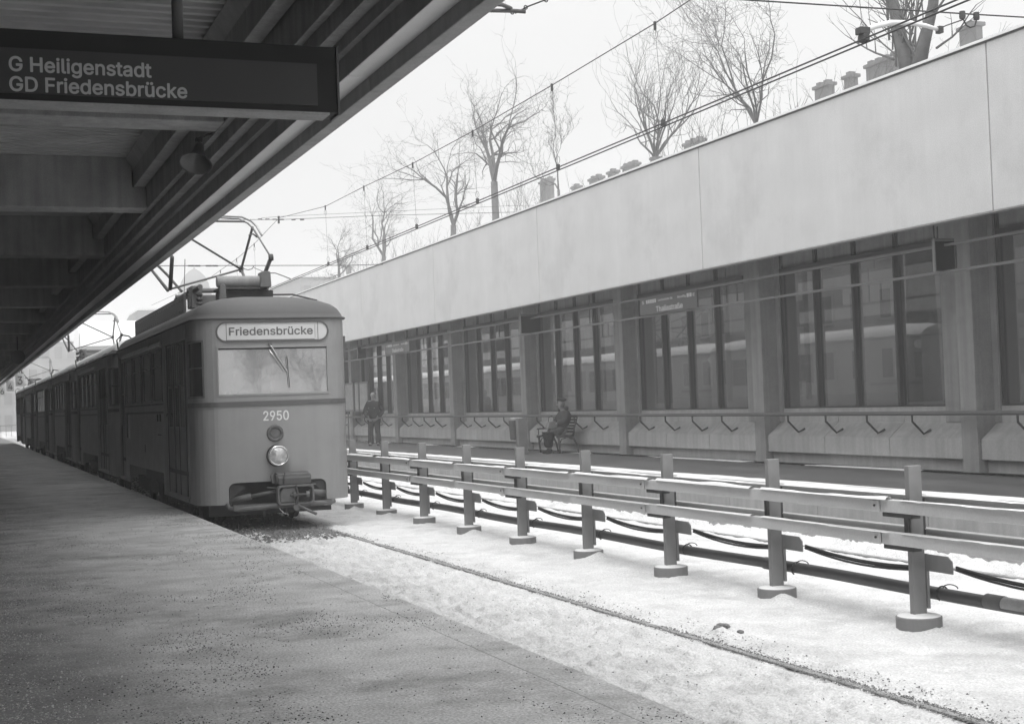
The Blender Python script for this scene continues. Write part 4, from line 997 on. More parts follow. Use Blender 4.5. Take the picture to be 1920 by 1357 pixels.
MB().tube([(3.5, 45.15, 4.55), (12.2, 45.15, 4.58), (16, 45.15, 4.72)], .012, 6).build('wire', 'cable', s2)
for x in (6.95, 7.15, 7.5, 7.7): MB().tube([(x-.09, 45.15, 4.56), (x+.09, 45.15, 4.56)], .025, 8).build('insulator', 'iron', s2)
MB().tube([(8.55, 45.15, 4.55), (8.62, 45.15, 4.46), (8.74, 45.15, 4.43), (8.86, 45.15, 4.46), (8.93, 45.15, 4.55)], .014, 6).tube([(8.93, 45.15, 4.5), (9.33, 45.15, 4.33)], .010, 6).build('stirrup', 'iron', s2)
p2 = empty('pull_off_arm', (9.8, 45.15, 4.3), 'thin far pull-off arm arching above the tram roof tank', 'arm', 'pull-off arms')
MB().tube([(9.33, 45.15, 4.33), (9.6, 45.15, 4.33), (9.85, 45.15, 4.24), (10.1, 45.15, 4.14)], .018, 8).build('arm', 'tube', p2, smooth=True)
s3 = empty('span_wire', (12, 48, 6.4), 'far upper span wire with a row of insulators', 'wire', 'span wires over the tracks')
MB().tube([(4, 48, 6.36), (10.4, 48, 6.43), (14, 48, 6.62), (24, 48, 7.0)], .009, 6).tube([(9.8, 48, 6.48), (10.6, 48, 6.55), (19, 48, 7.05), (24, 48, 7.2)], .006, 5).build('wire', 'cable', s3)
for x in (9.75, 10.0, 10.25, 10.5, 10.9, 11.2): MB().tube([(x-.07, 48, 6.435), (x+.07, 48, 6.44)], .022, 8).build('insulator', 'iron', s3)
MB().box(10.36, 10.42, 47.97, 48.03, 6.30, 6.55).build('clamp', 'iron', s3)
# cable bracket on the canopy edge
kb = empty('cable_bracket', (3.0, 8, 2.7), 'two curved steel brackets with a thin cable on the outside of the canopy edge', 'bracket')
MB().tube([(2.99, 7.9, 2.31), (3.15, 8.2, 2.46), (3.30, 8.4, 2.52), (3.40, 8.5, 2.53)], .014, 8).tube([(2.99, 8.3, 2.40), (3.2, 8.45, 2.49), (3.42, 8.5, 2.515), (3.50, 8.5, 2.515)], .014, 8).build('hook_arm', 'coup', kb, smooth=True)
MB().tube([(3.43, 8.5, 2.50), (3.52, 8.5, 2.55), (3.64, 8.5, 2.60), (3.98, 8.5, 2.70), (4.4, 8.5, 2.85)], .005, 6).build('cable', 'cable', kb)
for x in (3.41, 3.505, 3.65): MB().tube([(x+.012*math.cos(t), 8.5, 2.505+(x-3.41)*.4+.012*math.sin(t)) for t in np.linspace(0, 6.28, 10)], .004, 5).build('eyelet', 'iron', kb)
# ================================================================== BACKGROUND
st = MB(); st.add([(16.61, -25, -.36), (49.8, -25, -.36), (49.8, 330, -.36), (16.61, 330, -.36)], [(0, 1, 2, 3)]); o = st.build('street', 'wetasphalt'); o['kind'] = 'structure'
st = MB(); st.add([(-60, -25, 2.0), (-1.52, -25, 2.0), (-1.52, 140, 2.0), (-60, 140, 2.0)], [(0, 1, 2, 3)]); o = st.build('street', 'wetasphalt'); o['kind'] = 'structure'
def house(name, x0, x1, y0, y1, z0, z1, m, label, roof='flat', face='x', floors=5, cols=8, group=None, rh=3., chim=()):
    t = empty(name, ((x0+x1)/2, (y0+y1)/2, z0), label, 'building', group)
    MB().box(x0, x1, y0, y1, z0, z1).build('wall', m, t)
    if roof == 'gable_x':   # ridge along y
        xm = (x0+x1)/2; MB().prism([(x0-.4, z1), (x1+.4, z1), (xm, z1+rh)], y0-.3, y1+.3).build('roof', 'roofsnow', t)
    elif roof == 'gable_y':
        ym = (y0+y1)/2; MB().prism([(y0-.4, z1), (y1+.4, z1), (ym, z1+rh)], x0-.3, x1+.3, axis='x').build('roof', 'roofsnow', t)
    elif roof == 'mansard':
        mb = MB(); a = 1.6; v = [(x0, y0, z1), (x1, y0, z1), (x1, y1, z1), (x0, y1, z1), (x0+a, y0+a, z1+rh), (x1-a, y0+a, z1+rh), (x1-a, y1-a, z1+rh), (x0+a, y1-a, z1+rh)]
        mb.add(v, [(0, 1, 5, 4), (1, 2, 6, 5), (2, 3, 7, 6), (3, 0, 4, 7), (4, 5, 6, 7)]); mb.build('roof', 'brick', t)
        MB().box(x0+a, x1-a, y0+a, y1-a, z1+rh+.01, z1+rh+.3).build('roof_snow', 'roofsnow', t)
    else: MB().box(x0-.3, x1+.3, y0-.3, y1+.3, z1+.001, z1+.35).build('roof', 'roofsnow', t)
    fh = (z1-z0)/floors; w0 = None
    def onewin(px, py):
        nonlocal w0
        if w0 is None:
            if face == 'x': a = MB().box(-.12, .02, -.62, .62, -.95, .95).build('window', 'facade', t); b = MB().box(-.13, -.05, -.5, .5, -.83, .83).build('pane', 'farwin')
            else: a = MB().box(-.62, .62, -.12, .02, -.95, .95).build('window', 'facade', t); b = MB().box(-.5, .5, -.13, -.05, -.83, .83).build('pane', 'facade2')
            b.parent = a; w0 = (a, b); a.location = (px, py[0], py[1]); return
        a = w0[0].copy(); COL.objects.link(a); a.location = (px, py[0], py[1]); b = w0[1].copy(); COL.objects.link(b); b.parent = a
    for fl in range(floors):
        z = z0+fh*(fl+.5)
        for c in range(cols):
            if face == 'x': onewin(x0-.001, (y0+(y1-y0)*(c+.5)/cols, z))
            else: onewin(x0+(x1-x0)*(c+.5)/cols, (y0-.001, z))
    for (cx_, cy_, w, d, zt) in chim:
        w *= .72; d = .45 if w < 2.5 else 1.6
        zz = z1+.3
        ck = MB().box(cx_-d/2, cx_+d/2, cy_-w/2, cy_+w/2, zz, zt-.22).box(cx_-d/2-.12, cx_+d/2+.12, cy_-w/2-.12, cy_+w/2+.12, zt-.22, zt).build('chimney', 'brick', t, bevel=.05)
        npot = max(1, int(w/.7))
        for q in range(npot): 
            o_ = MB().box(cx_-.2, cx_+.2, cy_-w/2+w*(q+.5)/npot-.2, cy_-w/2+w*(q+.5)/npot+.2, zt+.001, zt+.18).build('chimney_pot', 'brick', ck)
G_ = 'apartment houses along the street behind the platform'
house('apartment_house', 50, 62, 36, 64, -.36, 17.0, 'facade2', 'apartment house behind the right end of the fascia, widest chimney at the far right', chim=[(50.6, 60.9, 1.9, 1.4, 19.0)], cols=9, group=G_)
house('apartment_house', 50.2, 62, 64.2, 79, -.36, 16.9, 'facade', 'apartment house with a row of four brick chimneys showing above the fascia', chim=[(50.6, 68.9, 3.0, 1.4, 18.95), (50.6, 66.3, 2.9, 1.4, 19.1), (50.6, 71.8, 1.2, 1.2, 18.8), (50.6, 74.6, 2.2, 1.4, 18.85)], cols=5, group=G_)
house('apartment_house', 50, 62, 79.2, 100, -.36, 17.1, 'facade2', 'apartment house behind the pollarded tree', chim=[(50.6, 91.4, 3.4, 1.4, 18.4), (50.6, 97.6, 1.0, 1.2, 18.3)], cols=7, group=G_)
house('apartment_house', 50.1, 62, 100.2, 116, -.36, 17.1, 'facade', 'apartment house with a line of low snow capped chimneys', chim=[(50.6, 101.9, 3.2, 1.3, 18.45), (50.6, 105.2, 1.7, 1.3, 18.45), (50.6, 108.5, 2.8, 1.3, 18.45), (50.6, 112.6, 1.5, 1.2, 18.35)], cols=5, group=G_)
house('apartment_house', 50, 62, 116.2, 150, -.36, 17.2, 'facade', 'far apartment house with a pale square roof turret', chim=[(50.6, 119.2, 3.3, 3.0, 19.9)], cols=10, group=G_)
# hazy houses at the end of the line
house('far_house', 4, 19, 205, 220, -2, 10.2, 'facade', 'pale long house facade facing down the track, hazy', 'flat', 'y', 4, 9, 'houses at the end of the line')
house('far_house', 15, 23, 185, 200, -2, 8.6, 'facade', 'hazy house with a big snow covered roof', 'gable_y', 'y', 3, 5, 'houses at the end of the line', rh=3.6)
house('far_house', 22, 31, 200, 214, -2, 11.0, 'facade2', 'hazy house with a dark mansard roof left of the pantograph', 'mansard', 'y', 4, 5, 'houses at the end of the line', rh=3.2)
house('far_house', 26, 34, 178, 190, -2, 9.6, 'facade2', 'hazy house with a steep snowy gable', 'gable_x', 'y', 4, 5, 'houses at the end of the line', rh=4.6)
house('far_house', 42, 50.5, 182, 200, -2, 16.9, 'facade', 'very pale tall house between the tram roof and the fascia', 'flat', 'y', 5, 5, 'houses at the end of the line', chim=[(49, 184, 1.6, 1.6, 18.4)])
house('far_house', -40, 3.4, 235, 250, -2, 9, 'facade', 'pale low house row at the left edge beyond the curve', 'flat', 'y', 3, 16, 'houses at the end of the line')
dm = empty('church_dome', (39, 250, 0), 'hazy rounded church dome just above the tram roof', 'dome')
MB().lathe([(2.6, 14), (2.6, 19.5), (2.9, 19.8), (2.9, 20.2), (2.7, 21), (2.4, 22.2), (1.8, 23.4), (.9, 24.3), (.2, 24.7), (0, 25.2)], (39, 250, 0), (0, 0, 1), 24).build('dome', 'facade2', dm, smooth=True)
MB().box(36, 42, 247, 256, -2, 15).build('tower', 'facade2', dm)
# curved far railing
rl = empty('far_railing', (3, 150, -1), 'thin pale railing far beyond the platform end', 'railing')
for k in range(60):
    x = -14+.5*k; y = 150+.02*(x-3)**2
    MB().box(x-.02, x+.02, y-.02, y+.02, -2.15, -.75).build('baluster', 'tube', rl)
MB().tube([(-14+.5*k, 150+.02*(-17+.5*k)**2, -.75) for k in range(61)], .04, 6).build('top_rail', 'tube', rl)
# distant hill
def hz(X, Y): return -3+24*np.exp(-((X-60)/170)**2)*(.8+.5*fbm(X*.01, Y*.01, 4))*np.clip((Y-420)/120, 0, 1)
grid('hill', np.linspace(-420, 620, 60), np.linspace(420, 900, 30), hz, 'hill', kind='structure')
# ================================================================== BARE TREES
def tree(base, zfork, top, halfw, seed, label, lean=(0, 0), trunk_r=.16, style='spread', stems=3, twig=.0065, depth_lv=6, hw2=None):
    rs = random.Random(seed); t = empty('bare_tree', base, label, 'tree', 'bare trees behind the station')
    tr = MB(); cr = MB(); bx, by, bz_ = base
    fork = Vector((bx+lean[0], by+lean[1], zfork))
    mid = Vector((bx+lean[0]*.4+rs.uniform(-.15, .15), by+lean[1]*.35, bz_+(zfork-bz_)*.55))
    tr.tube([(bx, by, bz_-.1), tuple(mid), tuple(fork)], [trunk_r*1.5, trunk_r*1.1, trunk_r*.95], 10)
    H = top-zfork
    def branch(p, d, L, r, lv):
        n = 4 if lv < 3 else 3; pts = [p.copy()]; rad = [r]; q = p.copy(); dd = d.copy()
        for i in range(n):
            j = Vector((rs.gauss(0, 1), rs.gauss(0, 1), rs.gauss(0, 1)))*(.17+.05*lv)
            up = Vector((0, 0, 1))*(.05 if style == 'spread' else .16)
            dd = (dd+j+up).normalized(); q = q+dd*(L/n); pts.append(q.copy()); rad.append(max(twig*.5, r*(1-.5*(i+1)/n)))
        (tr if lv == 0 else cr).tube(pts, rad, 7 if lv == 0 else (5 if lv < 3 else 3), cap=False)
        if lv >= depth_lv or L < .12: return
        kids_ = (3 if lv < 2 else rs.choice([2, 3, 3])) if lv < depth_lv-1 else 2
        for c in range(kids_+ (2 if lv in (1, 2) else 0)):
            i = rs.randint(1, n) if c > 0 else n
            pp = pts[i]; ax_ = Vector((rs.gauss(0, 1), rs.gauss(0, 1), rs.gauss(0, .6))).normalized()
            ang = rs.uniform(.35, .95) if c > 0 else rs.uniform(.05, .3)
            nd = (dd+ax_*math.tan(ang)).normalized()
            if style == 'broom': nd = (nd+Vector((0, 0, .35))).normalized()
            nd.x *= .9; L2 = L*rs.uniform(.6, .86) if c == 0 else L*rs.uniform(.40, .74)
            branch(pp, nd, L2, max(twig, rad[i]*rs.uniform(.5, .75)), lv+1)
    for s_ in range(stems):
        a = (s_+.5)/stems*2-1
        yy = -a*halfw*1.05/H                                   # spread along the street
        d = Vector((rs.uniform(-.3, .3), yy*1.45+rs.uniform(-.1, .1), 1)).normalized()
        r_s = trunk_r*.62 if stems < 5 else trunk_r*.22
        branch(fork.copy(), d, H*.50*rs.uniform(.85, 1.15)*(1+.3*abs(yy)), r_s, 0 if s_ == stems//2 else 1)
    tr.build('trunk', 'bark', t, smooth=True); cr.build('crown', 'bark', t, smooth=False); return t
tree((28, 107.3, -.36), 9.6, 13.9, 3.2, 31, 'small bare tree just right of the tram, leftmost', trunk_r=.14, stems=3, depth_lv=5, lean=(0, .3))
tree((28, 97.5, -.36), 10.3, 15.6, 3.4, 32, 'slim bare tree leaning right, second from the left', lean=(0, -2.0), trunk_r=.16, stems=3, depth_lv=5)
tree((28, 81.5, -.36), 10.6, 17.3, 2.9, 33, 'bare tree with a slanting trunk and high crown, third from the left', lean=(0, -1.0), trunk_r=.18, stems=3, depth_lv=5)
tree((28, 73.2, -.36), 12.1, 17.6, 3.4, 34, 'bare tree with a straight dark trunk that forks high, left of the pale turret', lean=(0, .2), trunk_r=.20, stems=4, depth_lv=5)
tree((28, 64.5, -.36), 10.3, 14.0, 1.5, 35, 'thin sapling just right of the pale turret', trunk_r=.07, stems=2, depth_lv=5, style='broom')
tree((28, 54.0, -.36), 10.1, 15.0, 3.0, 36, 'pollarded tree with a broom of thin upright shoots', trunk_r=.24, stems=9, style='broom', depth_lv=4)
tree((28, 45.8, -.36), 9.9, 15.2, 3.9, 37, 'wide bare tree with many stems spreading from the parapet', trunk_r=.22, stems=6, depth_lv=5)
tree((24.6, -58, -1.9), .1, 6.5, 3.4, 41, 'low bare tree beyond the near end of the station, behind the photographer', trunk_r=.10, stems=5, depth_lv=5, twig=.014)
tree((21.8, -66, -1.9), .6, 6.0, 3.2, 42, 'second bare tree behind the photographer, farther off', trunk_r=.09, stems=5, depth_lv=5, twig=.014)
# big forked tree at the right
tb = empty('bare_tree', (20, 26, -.36), 'thick pruned tree with a V fork close behind the fascia at the upper right', 'tree', 'bare trees behind the station')
rs = random.Random(5)
mb = MB().tube([(20, 26.1, -.5), (20, 26.1, 4), (20, 26.05, 7.0)], [.38, .28, .29], 12)
mb.tube([(20, 26.1, 6.7), (20, 26.35, 7.6), (20, 26.6, 8.5), (20, 26.9, 9.6), (20.1, 27.2, 11)], [.23, .155, .13, .12, .10], 10)
mb.tube([(20, 26.0, 6.7), (20, 25.6, 7.5), (20, 25.25, 8.25), (20, 25.1, 8.9)], [.20, .13, .115, .11], 10)
mb.build('trunk', 'bark', tb, smooth=True)
cr = MB()
def shoot(p, d, L, r, n=6, lv=0):
    q = Vector(p); pts_ = [q.copy()]; rad = [r]; dd = Vector(d).normalized()
    for i in range(n):
        dd = (dd+Vector((rs.gauss(0, .08), rs.gauss(0, .1), rs.gauss(0, .06)+.05))).normalized(); q = q+dd*(L/n); pts_.append(q.copy()); rad.append(r*(1-.7*(i+1)/n))
    cr.tube(pts_, rad, 5, cap=False)
    if lv < 2:
        for i in range(2, n+1):
            if rs.random() < .7: shoot(pts_[i], dd+Vector((rs.gauss(0, .5), rs.gauss(0, .7), rs.gauss(0, .3))), L*.35, rad[i]*.6+.002, 4, lv+1)
for k in range(26):
    yy = 26.2+rs.uniform(-.5, .6); z = rs.uniform(6.9, 8.2)
    shoot((20+rs.uniform(-.1, .1), yy, z), (rs.uniform(-.2, .2), rs.gauss(0, .75), 1), rs.uniform(1.4, 3.0), rs.uniform(.014, .03))
shoot((20, 25.3, 8.0), (0, -1, .6), 2.2, .03); shoot((20, 25.2, 7.3), (0, -1, .15), 1.6, .03); shoot((20, 26.7, 7.4), (0, 1, .3), 2.0, .03)
cr.build('crown', 'bark', tb)
# brushwood rising just above the parapet
bw_ = MB(); rs = random.Random(9)
def bush(cr_, x, y, z, H, n):
    global cr
    old = cr; cr = cr_
    for k in range(n): shoot((x+rs.uniform(-1, 1), y+rs.uniform(-1.8, 1.8), z), (rs.uniform(-.4, .4), rs.gauss(0, .7), 1), H*rs.uniform(.35, 1.15), .011, 5)
    cr = old
BL = ['leftmost thicket of thin twigs, just right of the leftmost bare tree', 'thin twigs rising at the foot of the tree that leans right', 'twigs above the fascia between the leaning tree and the slanting trunk', 'low twigs left of the foot of the slanting trunk', 'twigs between the slanting trunk and the straight dark trunk', 'dense twigs right of the straight dark trunk, in front of the turret', 'twigs between the turret and the thin sapling', 'sparse twigs left of the pollarded tree', 'twigs just right of the pollarded tree', 'tall twigs left of the widest tree', 'twigs just right of the foot of the widest tree', 'twigs left of the leftmost high brick chimney', 'twigs around the slender brick chimney', 'sparse twigs in front of the double chimney row', 'few low twigs just left of the thick forked tree']
bs = []
for i, (y, H, n) in enumerate(((104, 2.5, 26), (99, 2.6, 24), (91, 2.6, 26), (85, 2.2, 20), (77, 2.8, 28), (70, 3.4, 34), (67, 2.6, 20), (60, 2.0, 10), (51.5, 3.0, 26), (48.5, 3.2, 26), (43, 2.6, 24), (40, 1.6, 14), (37.5, 2.0, 14), (35, 1.8, 10), (32.5, 1.2, 8))):
    mb = MB(); z = .3556*28-.6; bush(mb, 28, y, z, H*.8, int(n*.7)); mb.tube([(28, y, -.36), (28, y, z+.2)], .10, 6)
    o = mb.build('brushwood', 'bark'); tag(o, BL[i], 'brushwood', 'brushwood behind the station')
# ================================================================== PLATFORM FURNITURE
# waste bin on its post
wb = empty('waste_bin', (13.3, 33.9, ZF), 'dark waste bin hung on a short steel post left of the bench', 'bin')
MB().box(13.18, 13.42, 33.45, 33.65, ZF+.011, -.47).build('post', 'tube', wb, bevel=.008)
MB().prism([(13.15, -1.02), (13.40, -1.02), (13.43, -.52), (13.12, -.52)], 33.68, 34.0).build('bin_body', 'iron', wb, bevel=.03)
MB().box(13.17, 13.39, 33.70, 33.98, -.50, -.45).build('pale_lid', 'conc_l', wb, bevel=.01)
# poster case
pc = empty('poster_case', (14.5, 53.7, 0), 'double framed poster case by the tram, behind the standing man', 'display case')
for a, b in ((52.0, 53.2), (53.3, 53.9), (54.1, 55.4)):
    f_ = MB().box(14.44, 14.5, a, b, -.24, .90).build('frame', 'tube', pc, bevel=.02); MB().box(14.43, 14.4395, a+.10, b-.10, -.16, .82).build('poster', 'poster', f_)
for y in (52.1, 55.3): MB().box(14.5, 14.54, y-.03, y+.03, ZF+.011, .9).build('post', 'tube', pc)
# bench
bn = empty('bench', (14.1, 33.6, ZF), 'old park bench with cast iron side frames on the far platform', 'bench')
zg = ZF+.011
def side(y):
    mb = MB()
    mb.tube([(13.92, y, zg), (13.90, y, -1.18), (13.885, y, -.99)], [.022, .026, .034], 8)
    mb.tube([(14.42, y, zg), (14.37, y, -1.15), (14.28, y, -.98)], [.022, .026, .034], 8)
    mb.tube([(13.83, y, -.975), (14.0, y, -.965), (14.28, y, -.985)], .026, 8)
    mb.tube([(13.92, y, -1.12), (13.97, y, -1.03), (14.08, y, -1.0)], .016, 6); mb.tube([(14.36, y, -1.13), (14.29, y, -1.04), (14.18, y, -1.01)], .016, 6)
    mb.tube([(14.28, y, -.985), (14.33, y, -.75), (14.42, y, -.50)], [.030, .024, .016], 8)
    mb.tube([(13.88, y, -.97), (13.88, y, -.78)], .018, 8); mb.tube([(13.84, y, -.775), (14.05, y, -.765), (14.32, y, -.765)], .020, 8)
    return mb
for y in (32.95, 34.25): side(y).build('iron_frame', 'benchiron', bn, smooth=True)
for i in range(7): x = 13.86+.065*i; MB().box(x-.026, x+.026, 32.93, 34.27, -.955, -.930).build('seat_slat', 'benchiron', bn, bevel=.004)
for i in range(6): x = 14.30+.022*i; z = -.88+.075*i; MB().box(x-.012, x+.012, 32.93, 34.27, z, z+.055).build('back_slat', 'benchiron', bn, bevel=.004)
ridge('seat_snow', 13.83, 14.1, 33.75, 34.27, -.929, .02, 3, bn, dens=.6)
# ---- people
def skin(name, verts, edges, radii, m, parent, sub=2, root=0):
    me = bpy.data.meshes.new(name); me.from_pydata(verts, edges, []); o = bpy.data.objects.new(name, me); COL.objects.link(o)
    md = o.modifiers.new('skin', 'SKIN'); md.use_smooth_shade = True
    for i, r in enumerate(radii):
        sv = me.skin_vertices[0].data[i]; sv.radius = (r, r) if not isinstance(r, tuple) else r
        sv.use_root = (i == root)
    s_ = o.modifiers.new('sub', 'SUBSURF'); s_.levels = sub; s_.render_levels = sub
    dg = bpy.context.evaluated_depsgraph_get(); m2 = bpy.data.meshes.new_from_object(o.evaluated_get(dg))
    bpy.data.objects.remove(o); m2.materials.clear(); m2.materials.append(M[m]); m2.polygons.foreach_set('use_smooth', [True]*len(m2.polygons))
    o = bpy.data.objects.new(name, m2); COL.objects.link(o)
    if parent: o.parent = parent; o.matrix_parent_inverse = Matrix.Translation(-Vector(parent.location))
    return o
def chain(V, E, Rr, pts, rad, start=None):
    prev = start
    for p, r in zip(pts, rad):
        V.append(p); Rr.append(r); 
        if prev is not None: E.append((prev, len(V)-1))
        prev = len(V)-1
    return prev
def hand(V, E, Rr, start, p, d, side, s=1.):
    """palm, four fingers and a thumb in skinned chains; p wrist, d direction"""
    d = Vector(d).normalized(); sv = Vector(side).normalized(); p = Vector(p)
    pal = p+d*.05*s; V.append(tuple(pal)); Rr.append(.028*s); E.append((start, len(V)-1)); pi = len(V)-1
    for k, L in enumerate((.072, .080, .075, .058)):
        b = pal+sv*(.022*(k-1.5))*s+d*.035*s
        chain(V, E, Rr, [tuple(b), tuple(b+d*L*.55*s), tuple(b+d*L*s-Vector((0, 0, .012)))], [.011*s, .0095*s, .008*s], pi)
    b = p+d*.02*s-sv*.035*s
    chain(V, E, Rr, [tuple(b), tuple(b+d*.04*s-sv*.012*s)], [.012*s, .010*s], pi)
def head(V, E, Rr, neck, c, face, s=1.):
    """c head centre, face = facing direction"""
    f_ = Vector(face).normalized(); c = Vector(c)
    a = chain(V, E, Rr, [tuple(c-Vector((0, 0, .085))+f_*.03), tuple(c-Vector((0, 0, .03))+f_*.012), tuple(c+Vector((0, 0, .045))-f_*.01), tuple(c+Vector((0, 0, .085))-f_*.015)], [.060, .078, .083, .060], neck)
def facebits(t, c, face, up=(0, 0, 1)):
    f_ = Vector(face).normalized(); s_ = f_.cross(Vector((0, 0, 1))); c = Vector(c)
    MB().tube([tuple(c+f_*.088+Vector((0, 0, .012))), tuple(c+f_*.108-Vector((0, 0, .028))), tuple(c+f_*.088-Vector((0, 0, .034)))], [.008, .014, .009], 8).build('nose', 'skin', t, smooth=True)
    for g_ in (-1, 1):
        MB().lathe([(0, 0), (.010, .001), (.012, .004), (.006, .008), (0, .009)], tuple(c+f_*.083+s_*g_*.032+Vector((0, 0, .012))), tuple(f_), 10).build('eye', 'hair', t, smooth=True)
        MB().tube([tuple(c+s_*g_*.082+Vector((0, 0, .02))), tuple(c+s_*g_*.09-f_*.008-Vector((0, 0, .0))), tuple(c+s_*g_*.082-Vector((0, 0, .028)))], [.008, .014, .008], 8).build('ear', 'skin', t, smooth=True)
    MB().tube([tuple(c+f_*.088+s_*.022-Vector((0, 0, .052))), tuple(c+f_*.096-Vector((0, 0, .052))), tuple(c+f_*.088-s_*.022-Vector((0, 0, .052)))], .006, 6).build('mouth', 'coat', t, smooth=True)
# standing man, hands in jacket pockets, weight on one leg
mx_, my_, g0 = 13.21, 46.9, ZF+.011
mn = empty('person', (mx_, my_, g0), 'standing man in a dark quilted jacket and flared trousers, hands in pockets', 'person')
fd = Vector((-.55, -.83, 0)).normalized(); sd_ = Vector((fd.y, -fd.x, 0))*-1     # facing, his left
def mp(a, b, c): q = Vector((mx_, my_, g0))+sd_*a+fd*b+Vector((0, 0, c)); return tuple(q)
V, E, Rr = [], [], []
pel = chain(V, E, Rr, [mp(0, 0, .98)], [.15])
ch = chain(V, E, Rr, [mp(0, .01, 1.15), mp(0, .02, 1.36), mp(0, 0, 1.52), mp(0, 0, 1.58)], [.15, .17, .10, .062], pel)
head(V, E, Rr, ch, mp(0, .02, 1.72), fd)
for g_ in (-1, 1):
    a = chain(V, E, Rr, [mp(g_*.18, 0, 1.47), mp(g_*.28, -.03, 1.20), mp(g_*.16, .08, 1.02)], [.075, .055, .042], 2)
    hand(V, E, Rr, a, mp(g_*.14, .08, 1.0), Vector((0, 0, -1))-sd_*g_*.3, fd, .95)
    ft = .05 if g_ < 0 else .16
    a = chain(V, E, Rr, [mp(g_*.10, 0, .90), mp(g_*.12, .04, .50), mp(g_*(.13 if g_ < 0 else .18), ft-.04, .09)], [.10, .065, .045], pel)
    chain(V, E, Rr, [mp(g_*(.13 if g_ < 0 else .19), ft+.10, .045)], [.045], a)
skin('body', V, E, Rr, 'skin', mn)
facebits(mn, mp(0, .02, 1.72), fd)
V, E, Rr = [], [], []
p0 = chain(V, E, Rr, [mp(0, .01, .89)], [.215]); c0 = chain(V, E, Rr, [mp(0, .015, 1.12), mp(0, .02, 1.32), mp(0, .0, 1.47), mp(0, 0, 1.57)], [.20, .215, .15, .085], p0)
for g_ in (-1, 1): chain(V, E, Rr, [mp(g_*.19, 0, 1.45), mp(g_*.32, -.04, 1.18), mp(g_*.19, .12, .99)], [.10, .09, .085], 2)
skin('jacket', V, E, Rr, 'jacket', mn)
for g_ in (-1, 1): MB().lathe([(0, .006), (.012, .004), (.014, 0)], mp(g_*.10, .232, 1.28), tuple(fd), 8).build('button', 'steel', mn)
V, E, Rr = [], [], []
p0 = chain(V, E, Rr, [mp(0, 0, .95)], [.165])
for g_ in (-1, 1):
    ft = .0 if g_ < 0 else .12
    chain(V, E, Rr, [mp(g_*.10, 0, .82), mp(g_*.125, .03, .48), mp(g_*(.13 if g_ < 0 else .18), ft, .12), mp(g_*(.13 if g_ < 0 else .18), ft+.01, .055)], [.125, .095, .11, .115], p0)
skin('trousers', V, E, Rr, 'trousers', mn)
for g_ in (-1, 1):
    ft = .04 if g_ < 0 else .17; V, E, Rr = [], [], []
    chain(V, E, Rr, [mp(g_*(.13 if g_ < 0 else .18), ft-.06, .048), mp(g_*(.13 if g_ < 0 else .185), ft+.04, .042), mp(g_*(.14 if g_ < 0 else .20), ft+.15, .034)], [.046, .044, .034])
    skin('shoe', V, E, Rr, 'black', mn, 2)
V, E, Rr = [], [], []
chain(V, E, Rr, [mp(0, -.05, 1.70), mp(0, -.035, 1.77), mp(0, -.01, 1.80)], [.080, .092, .080]); skin('hair', V, E, Rr, 'hair', mn)
# seated woman facing the tracks, fur hat, handbag on her lap
wx, wy = 14.12, 33.25
wn = empty('person', (wx, wy, g0), 'seated woman in a fur hat and heavy coat holding a handbag on the bench', 'person')
def wp_(a, b, c): return (wx-b, wy+a, g0+c)          # a along platform, b forward (towards the track), c up
f2 = Vector((-1, .12, 0)).normalized()
V, E, Rr = [], [], []
pel = chain(V, E, Rr, [wp_(0, 0, .56)], [.15])
ch = chain(V, E, Rr, [wp_(0, .02, .75), wp_(0, .04, .93), wp_(0, .05, 1.06), wp_(0, .07, 1.12)], [.14, .15, .09, .056], pel)
head(V, E, Rr, ch, wp_(0, .10, 1.245), f2)
for g_ in (-1, 1):
    a = chain(V, E, Rr, [wp_(g_*.16, .03, 1.02), wp_(g_*.24, .10, .80), wp_(g_*.07, .30, .74)], [.065, .05, .036], 2)
    hand(V, E, Rr, a, wp_(g_*.05, .33, .735), Vector((-1, -g_*.5, -.35)), Vector((0, 1, 0)), .9)
    a = chain(V, E, Rr, [wp_(g_*.10, .10, .53), wp_(g_*.10, .46, .52), wp_(g_*.08, .46, .10)], [.095, .06, .038], pel)
skin('body', V, E, Rr, 'skin', wn)
facebits(wn, wp_(0, .10, 1.245), f2)
V, E, Rr = [], [], []
p0 = chain(V, E, Rr, [wp_(0, -.02, .58)], [.20]); chain(V, E, Rr, [wp_(0, .01, .78), wp_(0, .03, .95), wp_(0, .05, 1.06)], [.205, .19, .12], p0)
for g_ in (-1, 1):
    chain(V, E, Rr, [wp_(g_*.17, .03, 1.0), wp_(g_*.27, .12, .80), wp_(g_*.12, .28, .76)], [.095, .085, .065], 2)
    chain(V, E, Rr, [wp_(g_*.10, .18, .55), wp_(g_*.11, .46, .53)], [.13, .10], p0)
skin('coat', V, E, Rr, 'coat', wn)
V, E, Rr = [], [], []
p0 = chain(V, E, Rr, [wp_(0, .42, .50)], [.13])
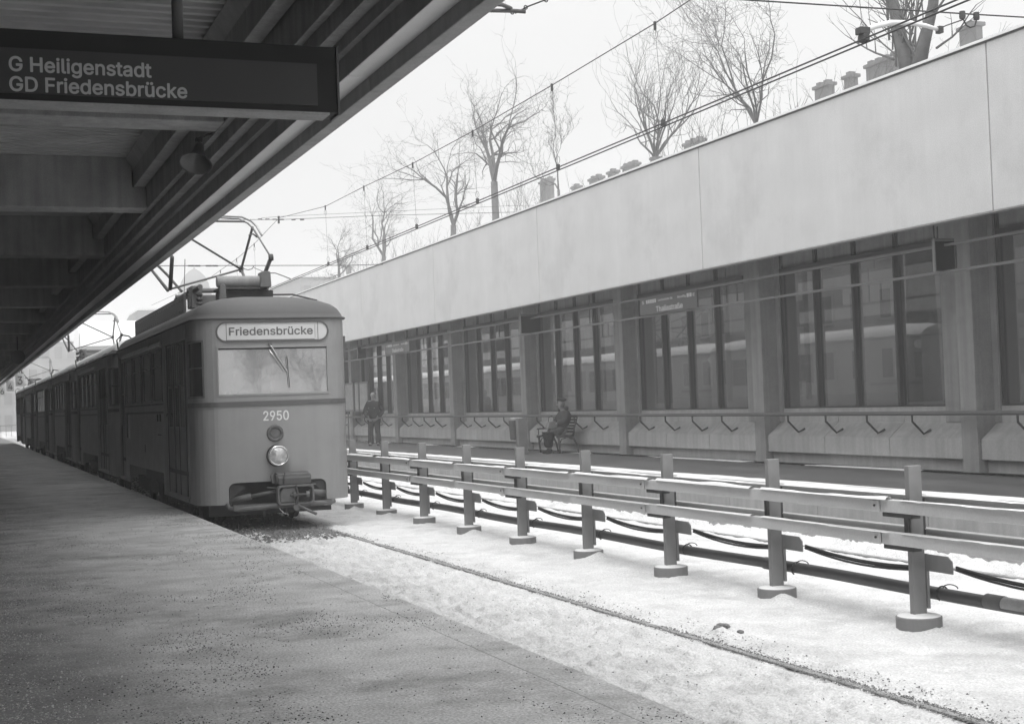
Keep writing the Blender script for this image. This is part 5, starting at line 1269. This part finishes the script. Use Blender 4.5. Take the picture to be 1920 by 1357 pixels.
for g_ in (-1, 1): chain(V, E, Rr, [wp_(g_*.09, .48, .44), wp_(g_*.085, .48, .28), wp_(g_*.08, .47, .14)], [.105, .095, .085], p0)
skin('skirt', V, E, Rr, 'black', wn)
for g_ in (-1, 1):
    V, E, Rr = [], [], []; chain(V, E, Rr, [wp_(g_*.08, .45, .13), wp_(g_*.08, .46, .045), wp_(g_*.08, .54, .038), wp_(g_*.08, .63, .032)], [.055, .060, .055, .042]); skin('boot', V, E, Rr, 'black', wn)
V, E, Rr = [], [], []; chain(V, E, Rr, [wp_(0, .075, 1.30), wp_(0, .07, 1.36), wp_(0, .065, 1.41)], [.135, .14, .10]); skin('fur_hat', V, E, Rr, 'fur', wn)
V, E, Rr = [], [], []; chain(V, E, Rr, [wp_(-.11, .03, 1.10), wp_(-.06, -.05, 1.13), wp_(.06, -.05, 1.13), wp_(.11, .03, 1.10), wp_(.05, .13, 1.06)], [.052]*5); skin('fur_collar', V, E, Rr, 'jacket', wn)
hb = empty('handbag', wp_(0, .36, .62), 'pale grey handbag on the lap of the seated woman', 'handbag')
MB().prism([(wx-.24, g0+.63), (wx-.52, g0+.63), (wx-.47, g0+.80), (wx-.30, g0+.82)], wy-.10, wy+.10).build('bag_body', 'bag', hb, bevel=.02)
MB().tube([(wx-.30, wy, g0+.81), (wx-.32, wy, g0+.92), (wx-.38, wy, g0+.95), (wx-.44, wy, g0+.91), (wx-.46, wy, g0+.80)], .010, 6).build('handle', 'black', hb)
bn.location.x += .17; wn.location.x += .26; hb.location.x += .26
# ================================================================== HAZE
mh = bpy.data.materials.new('winter_haze'); mh.use_nodes = True; t = mh.node_tree; t.nodes.clear()
o_ = t.nodes.new('ShaderNodeOutputMaterial'); pv_ = t.nodes.new('ShaderNodeVolumePrincipled'); pv_.inputs['Density'].default_value = .0028; pv_.inputs['Color'].default_value = ln(.98); pv_.inputs['Anisotropy'].default_value = .0
t.links.new(pv_.outputs[0], o_.inputs['Volume'])
M['haze'] = mh
hb_ = MB().box(-720, 920, -220, 1520, -6, 30).build('haze', 'haze'); hb_['kind'] = 'stuff'
